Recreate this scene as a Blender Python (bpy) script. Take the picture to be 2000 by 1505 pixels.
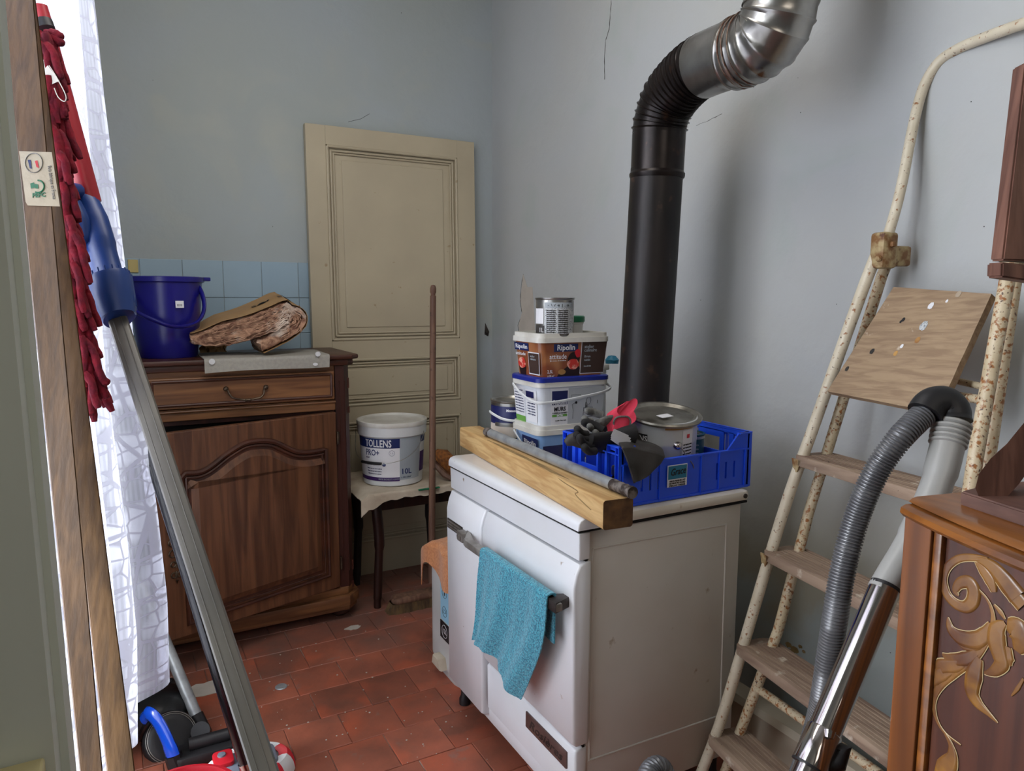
import bpy, bmesh, math, random
from mathutils import Vector, Matrix, noise
random.seed(7)
PI=math.pi
S=bpy.context.scene
for o in list(bpy.data.objects): bpy.data.objects.remove(o)
COL=S.collection
# ------------------------------------------------------------------ camera
F_PX=1390.; CX,CY=1000.,752.5
PSI=math.radians(28.7); PIT=math.radians(7.05); ROL=math.radians(0.2)
CAM=Vector((0,0,1.28))
FW=Vector((math.sin(PSI)*math.cos(PIT),math.cos(PSI)*math.cos(PIT),-math.sin(PIT)))
R0=Vector((math.cos(PSI),-math.sin(PSI),0)); U0=R0.cross(FW)
RT=R0*math.cos(ROL)+U0*math.sin(ROL); UP=-R0*math.sin(ROL)+U0*math.cos(ROL)
cam=bpy.data.cameras.new('camera'); co=bpy.data.objects.new('camera',cam); COL.objects.link(co)
m=Matrix((RT,UP,-FW)).transposed().to_4x4(); m.translation=CAM; co.matrix_world=m
cam.sensor_width=36; cam.lens=36*F_PX/2000; cam.clip_start=.02; cam.clip_end=60
cam.shift_y=0
S.camera=co
# ------------------------------------------------------------------ world, lights, exposure
S.view_settings.view_transform='Standard'; S.view_settings.look='None'
S.view_settings.gamma=1; S.view_settings.use_curve_mapping=False
S.view_settings.exposure=0.08
wd=bpy.data.worlds.new('world'); S.world=wd; wd.use_nodes=True
wn=wd.node_tree.nodes; wn['Background'].inputs[0].default_value=(.90,.95,1,1); wn['Background'].inputs[1].default_value=3.6
def area(name,loc,target,sx,sy,power,col):
    l=bpy.data.lights.new(name,'AREA'); l.shape='RECTANGLE'; l.size=sx; l.size_y=sy; l.energy=power; l.color=col
    o=bpy.data.objects.new(name,l); COL.objects.link(o); o.location=loc
    d=(Vector(target)-Vector(loc)).normalized(); o.rotation_euler=d.to_track_quat('-Z','Y').to_euler()
    return o
area('window_daylight',(-2.4,1.5,2.05),(1.0,1.5,1.2),1.6,1.8,196,(.91,.95,1.0))
area('camera_side_fill',(.5,-1.1,2.4),(.9,1.6,.7),.9,.9,7,(1.0,.90,.78))  # added warm fill from behind the camera, not a lamp of the room
area('back_wall_fill',(.45,1.55,2.68),(.62,2.9,.6),.9,.9,17,(1.0,.955,.90))  # added overhead fill to lift the back wall, no real fitting
# ------------------------------------------------------------------ pixel -> point on a real plane (2000x1505 frame)
def ray(px,py): return FW+RT*((px-CX)/F_PX)+UP*((CY-py)/F_PX)
def onW(px,py,w): return CAM+ray(px,py)*w
def onX(px,py,x): d=ray(px,py); return CAM+d*(x/d.x)
def onY(px,py,y): d=ray(px,py); return CAM+d*(y/d.y)
def onZ(px,py,z): d=ray(px,py); return CAM+d*((z-CAM.z)/d.z)
def onP(px,py,p,n): d=ray(px,py); n=Vector(n); return CAM+d*((Vector(p)-CAM).dot(n)/d.dot(n))
# ------------------------------------------------------------------ materials
def lin(c):
    r=[]
    for v in c[:3]:
        v/=255.; r.append(v/12.92 if v<=.04045 else ((v+.055)/1.055)**2.4)
    return (*r,1)
def mat(name,c1,c2=None,sc=6,det=5,pos=(.35,.65),rough=.6,metal=0,bump=0,bsc=None,st=(1,1,1),spots=(),rnd=0,spec=.5,coat=0,dist=0,emit=None,geo=False,sheen=0):
    m=bpy.data.materials.new(name); m.use_nodes=True; N=m.node_tree.nodes; L=m.node_tree.links
    b=N['Principled BSDF']; b.inputs['Roughness'].default_value=rough; b.inputs['Metallic'].default_value=metal
    b.inputs['Specular IOR Level'].default_value=spec; b.inputs['Coat Weight'].default_value=coat
    b.inputs['Base Color'].default_value=lin(c1)
    if sheen: b.inputs['Sheen Weight'].default_value=sheen
    if not(c2 or spots or bump or rnd): return m
    if geo: tc=N.new('ShaderNodeNewGeometry'); src=tc.outputs['Position']
    else: tc=N.new('ShaderNodeTexCoord'); src=tc.outputs['Object']
    if rnd:
        oi=N.new('ShaderNodeObjectInfo'); ad=N.new('ShaderNodeVectorMath'); ad.operation='ADD'
        mu=N.new('ShaderNodeMath'); mu.operation='MULTIPLY'; mu.inputs[1].default_value=37.
        L.new(oi.outputs['Random'],mu.inputs[0]); L.new(src,ad.inputs[0]); L.new(mu.outputs[0],ad.inputs[1]); src=ad.outputs[0]
    mp=N.new('ShaderNodeMapping'); mp.inputs['Scale'].default_value=st; L.new(src,mp.inputs[0])
    def nz(scale,d,v,di=0):
        n=N.new('ShaderNodeTexNoise'); n.inputs['Scale'].default_value=scale; n.inputs['Detail'].default_value=d; n.inputs['Distortion'].default_value=di
        L.new(v,n.inputs['Vector']); return n.outputs['Fac']
    def ramp(f,a,c):
        r=N.new('ShaderNodeMapRange'); r.inputs[1].default_value=a; r.inputs[2].default_value=c; L.new(f,r.inputs[0]); return r.outputs[0]
    def mix(f,a,c):
        x=N.new('ShaderNodeMix'); x.data_type='RGBA'; L.new(f,x.inputs[0])
        if isinstance(a,tuple): x.inputs[6].default_value=a
        else: L.new(a,x.inputs[6])
        if isinstance(c,tuple): x.inputs[7].default_value=c
        else: L.new(c,x.inputs[7])
        return x.outputs[2]
    cur=lin(c1); f=None
    if c2: f=nz(sc,det,mp.outputs[0],dist); cur=mix(ramp(f,*pos),cur,lin(c2))
    for i,(c,s_,lo,hi) in enumerate(spots):
        of=N.new('ShaderNodeVectorMath'); of.operation='ADD'; of.inputs[1].default_value=(i*3.7+1,i*1.3,2.1*i); L.new(src,of.inputs[0])
        cur=mix(ramp(nz(s_,4,of.outputs[0]),lo,hi),cur,lin(c))
    if rnd:
        h=N.new('ShaderNodeHueSaturation'); L.new(cur,h.inputs['Color']) if not isinstance(cur,tuple) else None
        if isinstance(cur,tuple): h.inputs['Color'].default_value=cur
        r=N.new('ShaderNodeMapRange'); r.inputs[3].default_value=1-rnd; r.inputs[4].default_value=1+rnd; L.new(oi.outputs['Random'],r.inputs[0]); L.new(r.outputs[0],h.inputs['Value']); cur=h.outputs[0]
    if not isinstance(cur,tuple): L.new(cur,b.inputs['Base Color'])
    if bump:
        bp=N.new('ShaderNodeBump'); bp.inputs['Strength'].default_value=1; bp.inputs['Distance'].default_value=bump
        L.new(nz(bsc or sc,6,mp.outputs[0]),bp.inputs['Height']); L.new(bp.outputs[0],b.inputs['Normal'])
    return m
def wood(name,c1,c2,ax='z',g=26,rough=.45,bump=.0006,spots=(),coat=0):
    st={'x':(.06,1,1),'y':(1,.06,1),'z':(1,1,.06)}[ax]
    return mat(name,c1,c2,sc=g,det=6,pos=(.38,.62),rough=rough,bump=bump,bsc=g*1.6,st=st,spots=spots,coat=coat,dist=.6)
MT={}
# ------------------------------------------------------------------ mesh builder
WL={}
class MB:
    def __init__(s,M=None): s.bm=bmesh.new(); s.M=M or Matrix()
    def _add(s,verts,faces):
        vs=[s.bm.verts.new(s.M@Vector(v)) for v in verts]
        fs=[]
        for f in faces:
            try: fs.append(s.bm.faces.new([vs[i] for i in f]))
            except ValueError: pass
        return vs,fs
    def box(s,x0,x1,y0,y1,z0,z1,bev=0,seg=2,M=None):
        v=[(x,y,z) for x in (x0,x1) for y in (y0,y1) for z in (z0,z1)]
        if M is not None: v=[M@Vector(q) for q in v]
        vs,fs=s._add(v,[(0,1,3,2),(4,6,7,5),(0,4,5,1),(2,3,7,6),(0,2,6,4),(1,5,7,3)])
        if bev:
            es={e for f in fs for e in f.edges}
            bmesh.ops.bevel(s.bm,geom=list(es),offset=bev,segments=seg,affect='EDGES',profile=.5)
        return s
    def tube(s,pts,r,n=12,caps=True,closed=False,flat=None):
        pts=[Vector(p) for p in pts]; k=len(pts); rr=r if isinstance(r,(list,tuple)) else [r]*k
        rings=[]; T=[]
        for i in range(k):
            a=pts[(i-1)%k] if (closed or i>0) else pts[i]; b=pts[(i+1)%k] if (closed or i<k-1) else pts[i]
            d=(b-a); T.append(d.normalized() if d.length>1e-9 else (T[-1] if T else Vector((0,0,1))))
        ref=Vector((0,0,1)) if abs(T[0].z)<.9 else Vector((1,0,0))
        nrm=(ref-T[0]*ref.dot(T[0])).normalized()
        vv=[]
        for i in range(k):
            nrm=(nrm-T[i]*nrm.dot(T[i])); nrm=nrm.normalized() if nrm.length>1e-6 else T[i].orthogonal().normalized()
            bi=T[i].cross(nrm)
            for j in range(n):
                a=2*PI*j/n; ca,sa=math.cos(a)*rr[i],math.sin(a)*rr[i]
                if flat: sa*=flat
                vv.append(pts[i]+nrm*ca+bi*sa)
        ff=[]
        for i in range(k if closed else k-1):
            for j in range(n):
                a=i*n+j; b=i*n+(j+1)%n; c=((i+1)%k)*n+(j+1)%n; d=((i+1)%k)*n+j; ff.append((a,b,c,d))
        if caps and not closed: ff.append(tuple(range(n))[::-1]); ff.append(tuple((k-1)*n+j for j in range(n)))
        s._add(vv,ff); return s
    def lathe(s,prof,c=(0,0,0),n=40,a0=0,a1=2*PI,ex=1,M=None):
        full=abs(a1-a0-2*PI)<1e-6; m=n if full else n+1; vv=[];ff=[]
        for (r,z) in prof:
            for j in range(m):
                a=a0+(a1-a0)*j/n; q=Vector((r*math.cos(a)*ex,r*math.sin(a),z))
                if M is not None: q=M@q
                vv.append(q+Vector(c))
        for i in range(len(prof)-1):
            for j in range(n):
                b=(j+1)%m; ff.append((i*m+j,i*m+b,(i+1)*m+b,(i+1)*m+j))
        s._add(vv,ff); return s
    def prism(s,poly,h0,h1,ax='z',bev=0):
        def P(a,b,h): return {'z':(a,b,h),'y':(a,h,b),'x':(h,a,b)}[ax]
        k=len(poly); vv=[P(a,b,h0) for a,b in poly]+[P(a,b,h1) for a,b in poly]
        ff=[tuple(range(k))[::-1],tuple(range(k,2*k))]+[(i,(i+1)%k,k+(i+1)%k,k+i) for i in range(k)]
        vs,fs=s._add(vv,ff)
        if bev:
            es={e for f in fs[:2] for e in f.edges}
            bmesh.ops.bevel(s.bm,geom=list(es),offset=bev,segments=2,affect='EDGES',profile=.5)
        return s
    def grid(s,f,nu,nv,th=0):
        vv=[Vector(f(i/nu,j/nv)) for i in range(nu+1) for j in range(nv+1)]
        ff=[(i*(nv+1)+j,(i+1)*(nv+1)+j,(i+1)*(nv+1)+j+1,i*(nv+1)+j+1) for i in range(nu) for j in range(nv)]
        vs,fs=s._add(vv,ff)
        if th: 
            bmesh.ops.recalc_face_normals(s.bm,faces=fs)
            bmesh.ops.solidify(s.bm,geom=fs,thickness=th)
        return s
    def poly(s,pts): s._add(pts,[tuple(range(len(pts)))]); return s
    def text(s,t,size,M=None,wrap=None,align='CENTER',w=None,off=0,sp=1,shear=0,ext=.0003):
        cu=bpy.data.curves.new('t','FONT'); cu.body=t; cu.size=size; cu.align_x=align; cu.align_y='CENTER'; cu.offset=off
        cu.extrude=ext; cu.resolution_u=2; cu.space_character=sp; cu.shear=shear
        ob=bpy.data.objects.new('t',cu); COL.objects.link(ob)
        dg=bpy.context.evaluated_depsgraph_get(); me=ob.evaluated_get(dg).to_mesh()
        V=[v.co.copy() for v in me.vertices]; Fc=[tuple(p.vertices) for p in me.polygons]
        ob.evaluated_get(dg).to_mesh_clear(); bpy.data.objects.remove(ob); bpy.data.curves.remove(cu)
        if w and V:
            ww=max(v.x for v in V)-min(v.x for v in V)
            for v in V: v.x*=w/ww
        if wrap: V=[Vector(wrap(v)) for v in V]
        elif M is not None: V=[M@v for v in V]
        s._add(V,Fc); return s
    def build(s,name,m,parent=None,smooth=False,org=None,label=None,kind=None,cat=None,group=None,angle=40,recalc=True,jit=0):
        bm=s.bm
        if recalc: bmesh.ops.recalc_face_normals(bm,faces=bm.faces)
        if jit:
            for v in bm.verts: v.co+=Vector((random.uniform(-jit,jit),random.uniform(-jit,jit),random.uniform(-jit,jit)))
        me=bpy.data.meshes.new(name)
        if parent is not None: o0=WL[parent.name]
        elif org is not None: o0=Vector(org)
        else:
            xs=[v.co for v in bm.verts]; lo=Vector([min(c[i] for c in xs) for i in range(3)]); hi=Vector([max(c[i] for c in xs) for i in range(3)])
            o0=Vector(((lo.x+hi.x)/2,(lo.y+hi.y)/2,lo.z))
        bmesh.ops.translate(bm,verts=bm.verts,vec=-o0)
        bm.to_mesh(me); bm.free()
        me.materials.append(MT[m] if isinstance(m,str) else m)
        if smooth:
            for p in me.polygons: p.use_smooth=True
            me.set_sharp_from_angle(angle=math.radians(angle))
        o=bpy.data.objects.new(name,me); COL.objects.link(o)
        WL[o.name]=o0
        if parent is not None: o.parent=parent
        else: o.location=o0
        if label: o['label']=label
        if kind: o['kind']=kind
        if cat: o['category']=cat
        if group: o['group']=group
        return o
def thing(name,label,cat,loc,group=None):
    o=bpy.data.objects.new(name,None); COL.objects.link(o); o.location=loc; o.empty_display_size=.05
    WL[o.name]=Vector(loc); o['label']=label; o['category']=cat
    if group: o['group']=group
    return o
def rrect(x0,x1,y0,y1,r,n=4):
    p=[]
    for cx,cy,a in ((x1-r,y1-r,0),(x0+r,y1-r,90),(x0+r,y0+r,180),(x1-r,y0+r,270)):
        for i in range(n+1):
            t=math.radians(a+90*i/n); p.append((cx+r*math.cos(t),cy+r*math.sin(t)))
    return p
def spl(pts,n=6):
    P=[Vector(p) for p in pts]; out=[]
    for i in range(len(P)-1):
        a=P[max(i-1,0)];b=P[i];c=P[i+1];d=P[min(i+2,len(P)-1)]
        for j in range(n):
            t=j/n; out.append(.5*((2*b)+(c-a)*t+(2*a-5*b+4*c-d)*t*t+(3*b-a-3*c+d)*t*t*t))
    out.append(P[-1]); return out
def frame(o,x,y,z=None):
    x=Vector(x).normalized(); y=Vector(y); y=(y-x*x.dot(y)).normalized(); z=x.cross(y)
    M=Matrix((x,y,z)).transposed().to_4x4(); M.translation=Vector(o); return M
# ------------------------------------------------------------------ materials list
def mm(n,*a,**k): MT[n]=mat(n,*a,**k)
mm('ceiling_paint',(205,205,200))
mm('terracotta',(160,90,68),(124,74,58),sc=9,pos=(.3,.7),rough=.5,bump=.0015,bsc=30,rnd=.16,spots=[((172,88,62),5,.55,.7),((128,104,96),16,.66,.8)])
mm('grout',(142,112,100),(100,74,66),sc=12,rough=.9,spots=[((178,166,154),9,.50,.62)])
mm('wall_tile_blue',(160,182,196),(153,175,190),sc=3,rough=.18,rnd=.03)
mm('door_cream',(184,172,146),(174,162,138),sc=3,rough=.5,spots=[((150,128,96),26,.70,.76)],bump=.0003,bsc=40)
mm('groove_cream',(140,124,96))
MT['cab_wood']=wood('cab_wood',(108,70,46),(76,46,30),'z',44,.4)
MT['cab_wood_x']=wood('cab_wood_x',(130,88,54),(98,62,38),'x',44,.4)
MT['cab_dark']=wood('cab_dark',(74,38,24),(52,27,18),'x',20,.4)
MT['cab_dark_z']=wood('cab_dark_z',(66,32,24),(46,22,18),'z',20,.4)
mm('shade_black',(10,9,9),rough=.9)  # matt black standing in for shade in gaps and hollows
mm('bronze',(96,82,68),(60,48,40),sc=40,rough=.4,metal=.8)
mm('bucket_blue',(26,24,118),rough=.28,spec=.6)
mm('white_label',(225,225,228),rough=.5)
mm('black_ink',(20,20,24),rough=.6)
mm('cloth_grey',(158,154,144),(148,144,136),sc=90,rough=.9,bump=.0004,bsc=300)
mm('cloth_dot',(205,205,205),rough=.9)
mm('fiber',(186,146,118),(118,82,66),sc=42,det=9,pos=(.36,.66),rough=1,bump=.006,bsc=60,dist=1.2,spots=[((224,208,192),9,.56,.68)])
mm('kraft',(170,134,88),(154,118,76),sc=6,rough=.7)
mm('white_plastic',(214,216,216),(204,206,206),sc=5,rough=.35)
mm('lid_white',(210,208,200),(180,174,162),sc=9,pos=(.45,.75),rough=.4)
mm('lid_inner',(146,136,120),(120,110,98),sc=12,rough=.5)
mm('navy',(20,38,92),rough=.45)
mm('navy_dark',(24,30,84),rough=.4)
mm('purple',(58,30,92),rough=.45)
mm('label_grey',(160,168,174),rough=.4)
mm('wire',(170,168,160),rough=.3,metal=.9)
mm('stained_cloth',(196,184,164),(168,152,132),sc=9,rough=.95,bump=.003,bsc=30,spots=[((140,112,84),6,.62,.75)])
MT['dark_stool']=wood('dark_stool',(50,26,20),(24,13,11),'z',30,.35)
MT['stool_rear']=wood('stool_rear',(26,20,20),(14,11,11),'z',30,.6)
MT['broom_wood']=wood('broom_wood',(124,92,72),(92,64,50),'z',50,.6,spots=[((70,50,42),30,.62,.72)])
mm('bristle',(108,84,52),(66,48,30),sc=60,st=(1,1,.2),rough=.9,bump=.006,bsc=90)
mm('bristle_orange',(150,92,36),(104,62,30),sc=80,rough=.9,bump=.005,bsc=120)
mm('bin_white',(206,208,206),(188,188,184),sc=4,rough=.4)
mm('sticker_sky',(150,198,222),rough=.5)
mm('cloth_orange',(214,146,94),(192,120,70),sc=120,rough=1,bump=.002,bsc=260,sheen=.3)
mm('enamel',(226,228,232),(220,221,222),sc=4,rough=.22,spec=.6,coat=.2,spots=[((150,132,110),34,.72,.78)])
mm('enamel_side',(204,200,192),(196,190,180),sc=3,rough=.38,spots=[((150,128,104),24,.70,.80)])
mm('enamel_lid',(216,210,198),(206,196,178),sc=5,rough=.35,spots=[((150,104,62),18,.66,.76)])
mm('handle_metal',(150,146,140),(112,106,100),sc=30,rough=.4,metal=.4)
mm('dark_metal',(70,62,58),(44,38,36),sc=30,rough=.45,metal=.4)
mm('plate_brown',(120,98,92),(100,80,76),sc=20,rough=.35,metal=.5)
mm('towel_teal',(76,172,192),(26,108,134),sc=260,det=3,pos=(.4,.6),rough=1,bump=.0035,bsc=260,sheen=.4)
MT['beam_wood']=wood('beam_wood',(208,174,120),(180,140,88),'y',70,.55)
MT['beam_end']=mat('beam_end',(110,78,44),(66,42,24),sc=30,rough=.8,bump=.001,bsc=60)
mm('beam_scar',(150,122,78),(128,104,66),sc=20,rough=.8)
mm('galvanised',(168,172,174),(138,140,142),sc=26,pos=(.4,.7),rough=.35,metal=.4,bump=.0004,bsc=90)
mm('scorched',(52,42,38),(120,112,106),sc=60,pos=(.45,.62),rough=.7,metal=.2,bump=.002,bsc=90)
mm('crate_blue',(36,88,238),(30,78,220),sc=5,rough=.38,spec=.5)
mm('tub_brown',(132,72,44),(176,120,78),sc=14,det=1,pos=(.45,.68),rough=.3,coat=.2)
mm('tub_dark',(66,50,44),rough=.4)
mm('berry',(196,52,44),(230,170,150),sc=60,pos=(.5,.6),rough=.4)
mm('cup_dark',(34,16,18),rough=.4)
mm('tub_white',(212,216,222),rough=.35)
mm('tub_grey',(176,180,184),rough=.35)
mm('tub_blue',(132,172,222),rough=.35)
mm('tub_green',(104,160,70),rough=.4)
mm('pale_green',(150,182,166),rough=.4)
mm('lid_blue',(22,38,128),rough=.35)
mm('tin',(176,176,172),(140,138,132),sc=12,rough=.28,metal=.9)
mm('tin_lid',(150,146,136),(96,92,84),sc=16,pos=(.4,.66),rough=.35,metal=.75)
mm('tin_paint',(200,202,202),(184,186,186),sc=6,rough=.35,metal=.35)
mm('ochre_drip',(190,146,84),(150,104,60),sc=30,rough=.4)
mm('teal_tin',(30,78,84),(24,60,66),sc=12,rough=.4)
mm('print_grey',(196,200,202),(120,124,128),sc=260,det=2,pos=(.52,.56),rough=.5,st=(1,1,3))
mm('green_lid',(20,104,70),rough=.4)
mm('cap_teal',(30,116,148),rough=.5)
mm('glove_pink',(222,62,88),(204,50,76),sc=40,rough=.8,bump=.001,bsc=120)
mm('glove_grey',(112,112,108),(84,84,82),sc=60,rough=.95,bump=.002,bsc=200)
mm('glove_black',(22,21,23),(32,31,32),sc=20,rough=.85)
mm('leather_dark',(56,52,50),(34,32,28),sc=9,pos=(.4,.62),rough=.55,bump=.001,bsc=40,spots=[((86,84,84),5,.55,.7)])
mm('paper_white',(214,214,218),rough=.6)
mm('yellow_brush',(204,150,40),rough=.6)
mm('pipe_black',(38,32,31),(22,19,19),sc=16,st=(1,1,.3),rough=.42,metal=.4,spots=[((72,54,46),24,.64,.74)],bump=.0006,bsc=40)
mm('pipe_elbow',(40,33,31),(28,23,22),sc=20,rough=.3,metal=.6,spots=[((84,58,44),20,.62,.74)])
mm('pipe_silver',(172,170,166),(132,128,122),sc=9,rough=.28,metal=.92,spots=[((96,66,46),15,.64,.72)],bump=.0006,bsc=30)
mm('pipe_rust',(96,58,40),(130,112,98),sc=60,pos=(.45,.6),rough=.7,metal=.4)
mm('ladder_paint',(216,206,184),(202,190,166),sc=20,rough=.4,spots=[((150,100,60),95,.62,.70),((94,76,62),140,.66,.71)],bump=.0006,bsc=60)
mm('ladder_rust',(206,190,160),(190,172,140),sc=20,rough=.45,spots=[((150,96,50),105,.53,.62),((92,66,52),150,.62,.68)],bump=.0008,bsc=60)
mm('hinge_rust',(178,158,116),(126,88,50),sc=40,pos=(.42,.6),rough=.6,spots=[((92,54,34),36,.6,.68)],bump=.001,bsc=60)
MT['step_wood']=wood('step_wood',(160,138,118),(128,106,90),'y',30,.75,spots=[((196,182,164),26,.62,.72),((70,54,44),60,.72,.76)])
MT['ply_board']=wood('ply_board',(160,136,108),(138,114,90),'y',90,.75,spots=[((206,192,172),22,.68,.74),((54,44,40),34,.74,.77)])
mm('hose_grey',(112,112,114),(96,96,99),sc=10,rough=.35,metal=.4)
mm('tube_grey',(158,157,154),rough=.35)
mm('rubber_black',(22,21,24),rough=.5)
mm('chrome',(196,188,186),rough=.1,metal=1)
MT['oak_carved']=wood('oak_carved',(126,72,26),(90,50,20),'z',30,.38,coat=.15)
MT['oak_panel']=wood('oak_panel',(94,52,34),(70,38,26),'z',34,.42,coat=.1)
MT['oak_mould']=wood('oak_mould',(144,88,36),(106,62,26),'y',30,.3,coat=.3)
MT['oak_dull']=wood('oak_dull',(112,78,66),(84,56,48),'y',30,.6)
MT['chair_wood']=wood('chair_wood',(124,86,72),(90,58,48),'z',60,.5)
mm('gilt',(150,104,48),(94,56,32),sc=22,pos=(.35,.65),rough=.36,spots=[((196,140,40),9,.58,.7)],coat=.2)
mm('gilt_edge',(206,184,140),rough=.5)
mm('mop_red',(134,14,34),(92,8,30),sc=60,rough=.95,bump=.003,bsc=120)
mm('red_tube',(160,30,42),rough=.4)
mm('red_plastic',(196,30,44),rough=.4)
mm('blue_plastic',(24,62,132),(20,52,114),sc=6,rough=.4)
mm('pole_grey',(112,108,100),(100,97,92),sc=8,rough=.38,metal=.35)
mm('pole_black',(14,14,18),rough=.18,spec=.8)
mm('white_tag',(222,216,206),rough=.7)
mm('grey_plastic',(110,116,128),rough=.5)
mm('vac_black',(14,14,16),rough=.3)
mm('vac_blue',(14,70,186),rough=.2,coat=.5)
MT['batten']=wood('batten',(124,90,52),(94,66,36),'z',80,.6)
MT['batten_dark']=wood('batten_dark',(104,74,44),(78,54,32),'z',80,.6)
mm('jamb_white',(222,228,218),(196,204,192),sc=5,st=(1,1,.15),rough=.5)
mm('jamb_cream',(206,194,146),rough=.5)
mm('panel_beige',(196,184,164),(184,172,150),sc=4,rough=.6)
mm('frame_paint',(200,200,196),rough=.5)
mm('socket_yellow',(190,172,110),rough=.5)
mm('plaster_bare',(190,182,172),(180,172,162),sc=14,rough=.95)
mm('crack',(58,52,48),rough=1)
mm('flake',(122,98,56),(150,128,90),sc=30,rough=.9)
mm('glass_dirt',(200,200,190),rough=.3)
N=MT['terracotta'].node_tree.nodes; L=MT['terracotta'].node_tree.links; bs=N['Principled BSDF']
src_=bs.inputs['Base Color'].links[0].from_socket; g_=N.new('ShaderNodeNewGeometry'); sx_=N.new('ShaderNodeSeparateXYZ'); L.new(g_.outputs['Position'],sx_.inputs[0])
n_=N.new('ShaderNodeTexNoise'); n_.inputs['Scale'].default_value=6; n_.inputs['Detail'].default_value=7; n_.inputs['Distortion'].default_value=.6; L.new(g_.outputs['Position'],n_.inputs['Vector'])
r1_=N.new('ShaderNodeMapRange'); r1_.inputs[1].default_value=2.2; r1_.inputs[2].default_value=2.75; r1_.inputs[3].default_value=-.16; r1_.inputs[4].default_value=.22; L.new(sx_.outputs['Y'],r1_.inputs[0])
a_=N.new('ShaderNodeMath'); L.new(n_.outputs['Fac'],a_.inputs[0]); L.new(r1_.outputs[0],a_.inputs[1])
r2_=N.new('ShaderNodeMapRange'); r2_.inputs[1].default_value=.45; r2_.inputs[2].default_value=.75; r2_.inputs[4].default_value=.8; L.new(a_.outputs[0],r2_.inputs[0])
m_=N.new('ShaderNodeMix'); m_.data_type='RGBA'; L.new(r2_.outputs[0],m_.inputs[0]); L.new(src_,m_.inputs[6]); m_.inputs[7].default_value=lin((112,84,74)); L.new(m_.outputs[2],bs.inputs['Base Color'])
# wall paint: mottled old distemper, dirtier along the foot of the wall
def wall_mat(name,c1,c2,c3,low,lowh,floorc):
    m=bpy.data.materials.new(name); m.use_nodes=True; N=m.node_tree.nodes; L=m.node_tree.links
    b=N['Principled BSDF']; b.inputs['Roughness'].default_value=.62; b.inputs['Specular IOR Level'].default_value=.35
    g=N.new('ShaderNodeNewGeometry')
    def nz(sc,d,w=0):
        n=N.new('ShaderNodeTexNoise'); n.inputs['Scale'].default_value=sc; n.inputs['Detail'].default_value=d; n.inputs['Distortion'].default_value=w
        L.new(g.outputs['Position'],n.inputs['Vector']); return n.outputs['Fac']
    def rg(f,a,c):
        r=N.new('ShaderNodeMapRange'); r.inputs[1].default_value=a; r.inputs[2].default_value=c; L.new(f,r.inputs[0]); return r.outputs[0]
    def mx(f,a,c):
        x=N.new('ShaderNodeMix'); x.data_type='RGBA'; L.new(f,x.inputs[0])
        for i,v in ((6,a),(7,c)):
            if isinstance(v,tuple): x.inputs[i].default_value=v
            else: L.new(v,x.inputs[i])
        return x.outputs[2]
    def mt(op,a,v):
        x=N.new('ShaderNodeMath'); x.operation=op; L.new(a,x.inputs[0])
        if isinstance(v,(int,float)): x.inputs[1].default_value=v
        else: L.new(v,x.inputs[1])
        return x.outputs[0]
    c=mx(rg(nz(1.6,4,.4),.38,.62),lin(c1),lin(c2))
    c=mx(rg(nz(3.3,3,.8),.55,.75),c,lin(c3))
    c=mx(rg(nz(42,3),.79,.81),c,lin((96,98,92)))
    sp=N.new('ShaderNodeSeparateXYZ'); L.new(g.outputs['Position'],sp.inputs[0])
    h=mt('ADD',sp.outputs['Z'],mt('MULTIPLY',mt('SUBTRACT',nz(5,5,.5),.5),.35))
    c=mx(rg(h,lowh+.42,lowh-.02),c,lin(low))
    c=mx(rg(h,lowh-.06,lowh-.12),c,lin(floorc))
    L.new(c,b.inputs['Base Color'])
    bp=N.new('ShaderNodeBump'); bp.inputs['Distance'].default_value=.004; L.new(nz(14,5),bp.inputs['Height']); L.new(bp.outputs[0],b.inputs['Normal'])
    MT[name]=m
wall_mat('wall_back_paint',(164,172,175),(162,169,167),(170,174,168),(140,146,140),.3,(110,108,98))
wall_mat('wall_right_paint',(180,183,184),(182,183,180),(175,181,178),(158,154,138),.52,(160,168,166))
# lace: opaque flower outlines over a see-through net
m=bpy.data.materials.new('lace'); m.use_nodes=True; N=m.node_tree.nodes; L=m.node_tree.links; N.remove(N['Principled BSDF'])
tc=N.new('ShaderNodeUVMap'); tc.uv_map='UVMap'
def vor(sc,feat):
    v=N.new('ShaderNodeTexVoronoi'); v.feature=feat; v.inputs['Scale'].default_value=sc; v.inputs['Randomness'].default_value=.55; L.new(tc.outputs[0],v.inputs['Vector']); return v.outputs['Distance']
def rgm(f,a,c,o0=0,o1=1):
    r=N.new('ShaderNodeMapRange'); r.inputs[1].default_value=a; r.inputs[2].default_value=c; r.inputs[3].default_value=o0; r.inputs[4].default_value=o1; L.new(f,r.inputs[0]); return r.outputs[0]
def mth(op,a,b_):
    x=N.new('ShaderNodeMath'); x.operation=op; 
    for i,v in enumerate((a,b_)):
        if isinstance(v,(int,float)): x.inputs[i].default_value=v
        else: L.new(v,x.inputs[i])
    return x.outputs[0]
edge=rgm(vor(24,'DISTANCE_TO_EDGE'),.035,.07,1,0)
big=rgm(vor(9,'DISTANCE_TO_EDGE'),.03,.055,1,0)
net=rgm(vor(7,'F1'),.30,.42,0,1)
wv=N.new('ShaderNodeTexWave'); wv.inputs['Scale'].default_value=34; L.new(tc.outputs[0],wv.inputs['Vector'])
op=mth('MAXIMUM',mth('MAXIMUM',edge,big),mth('MULTIPLY_ADD' if False else 'SUBTRACT',.93,mth('MULTIPLY',net,rgm(wv.outputs['Fac'],.35,.65,.24,.34))))
tr=N.new('ShaderNodeBsdfTranslucent'); tr.inputs[0].default_value=lin((235,236,248))
df=N.new('ShaderNodeBsdfDiffuse'); df.inputs[0].default_value=lin((172,172,194))
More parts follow.
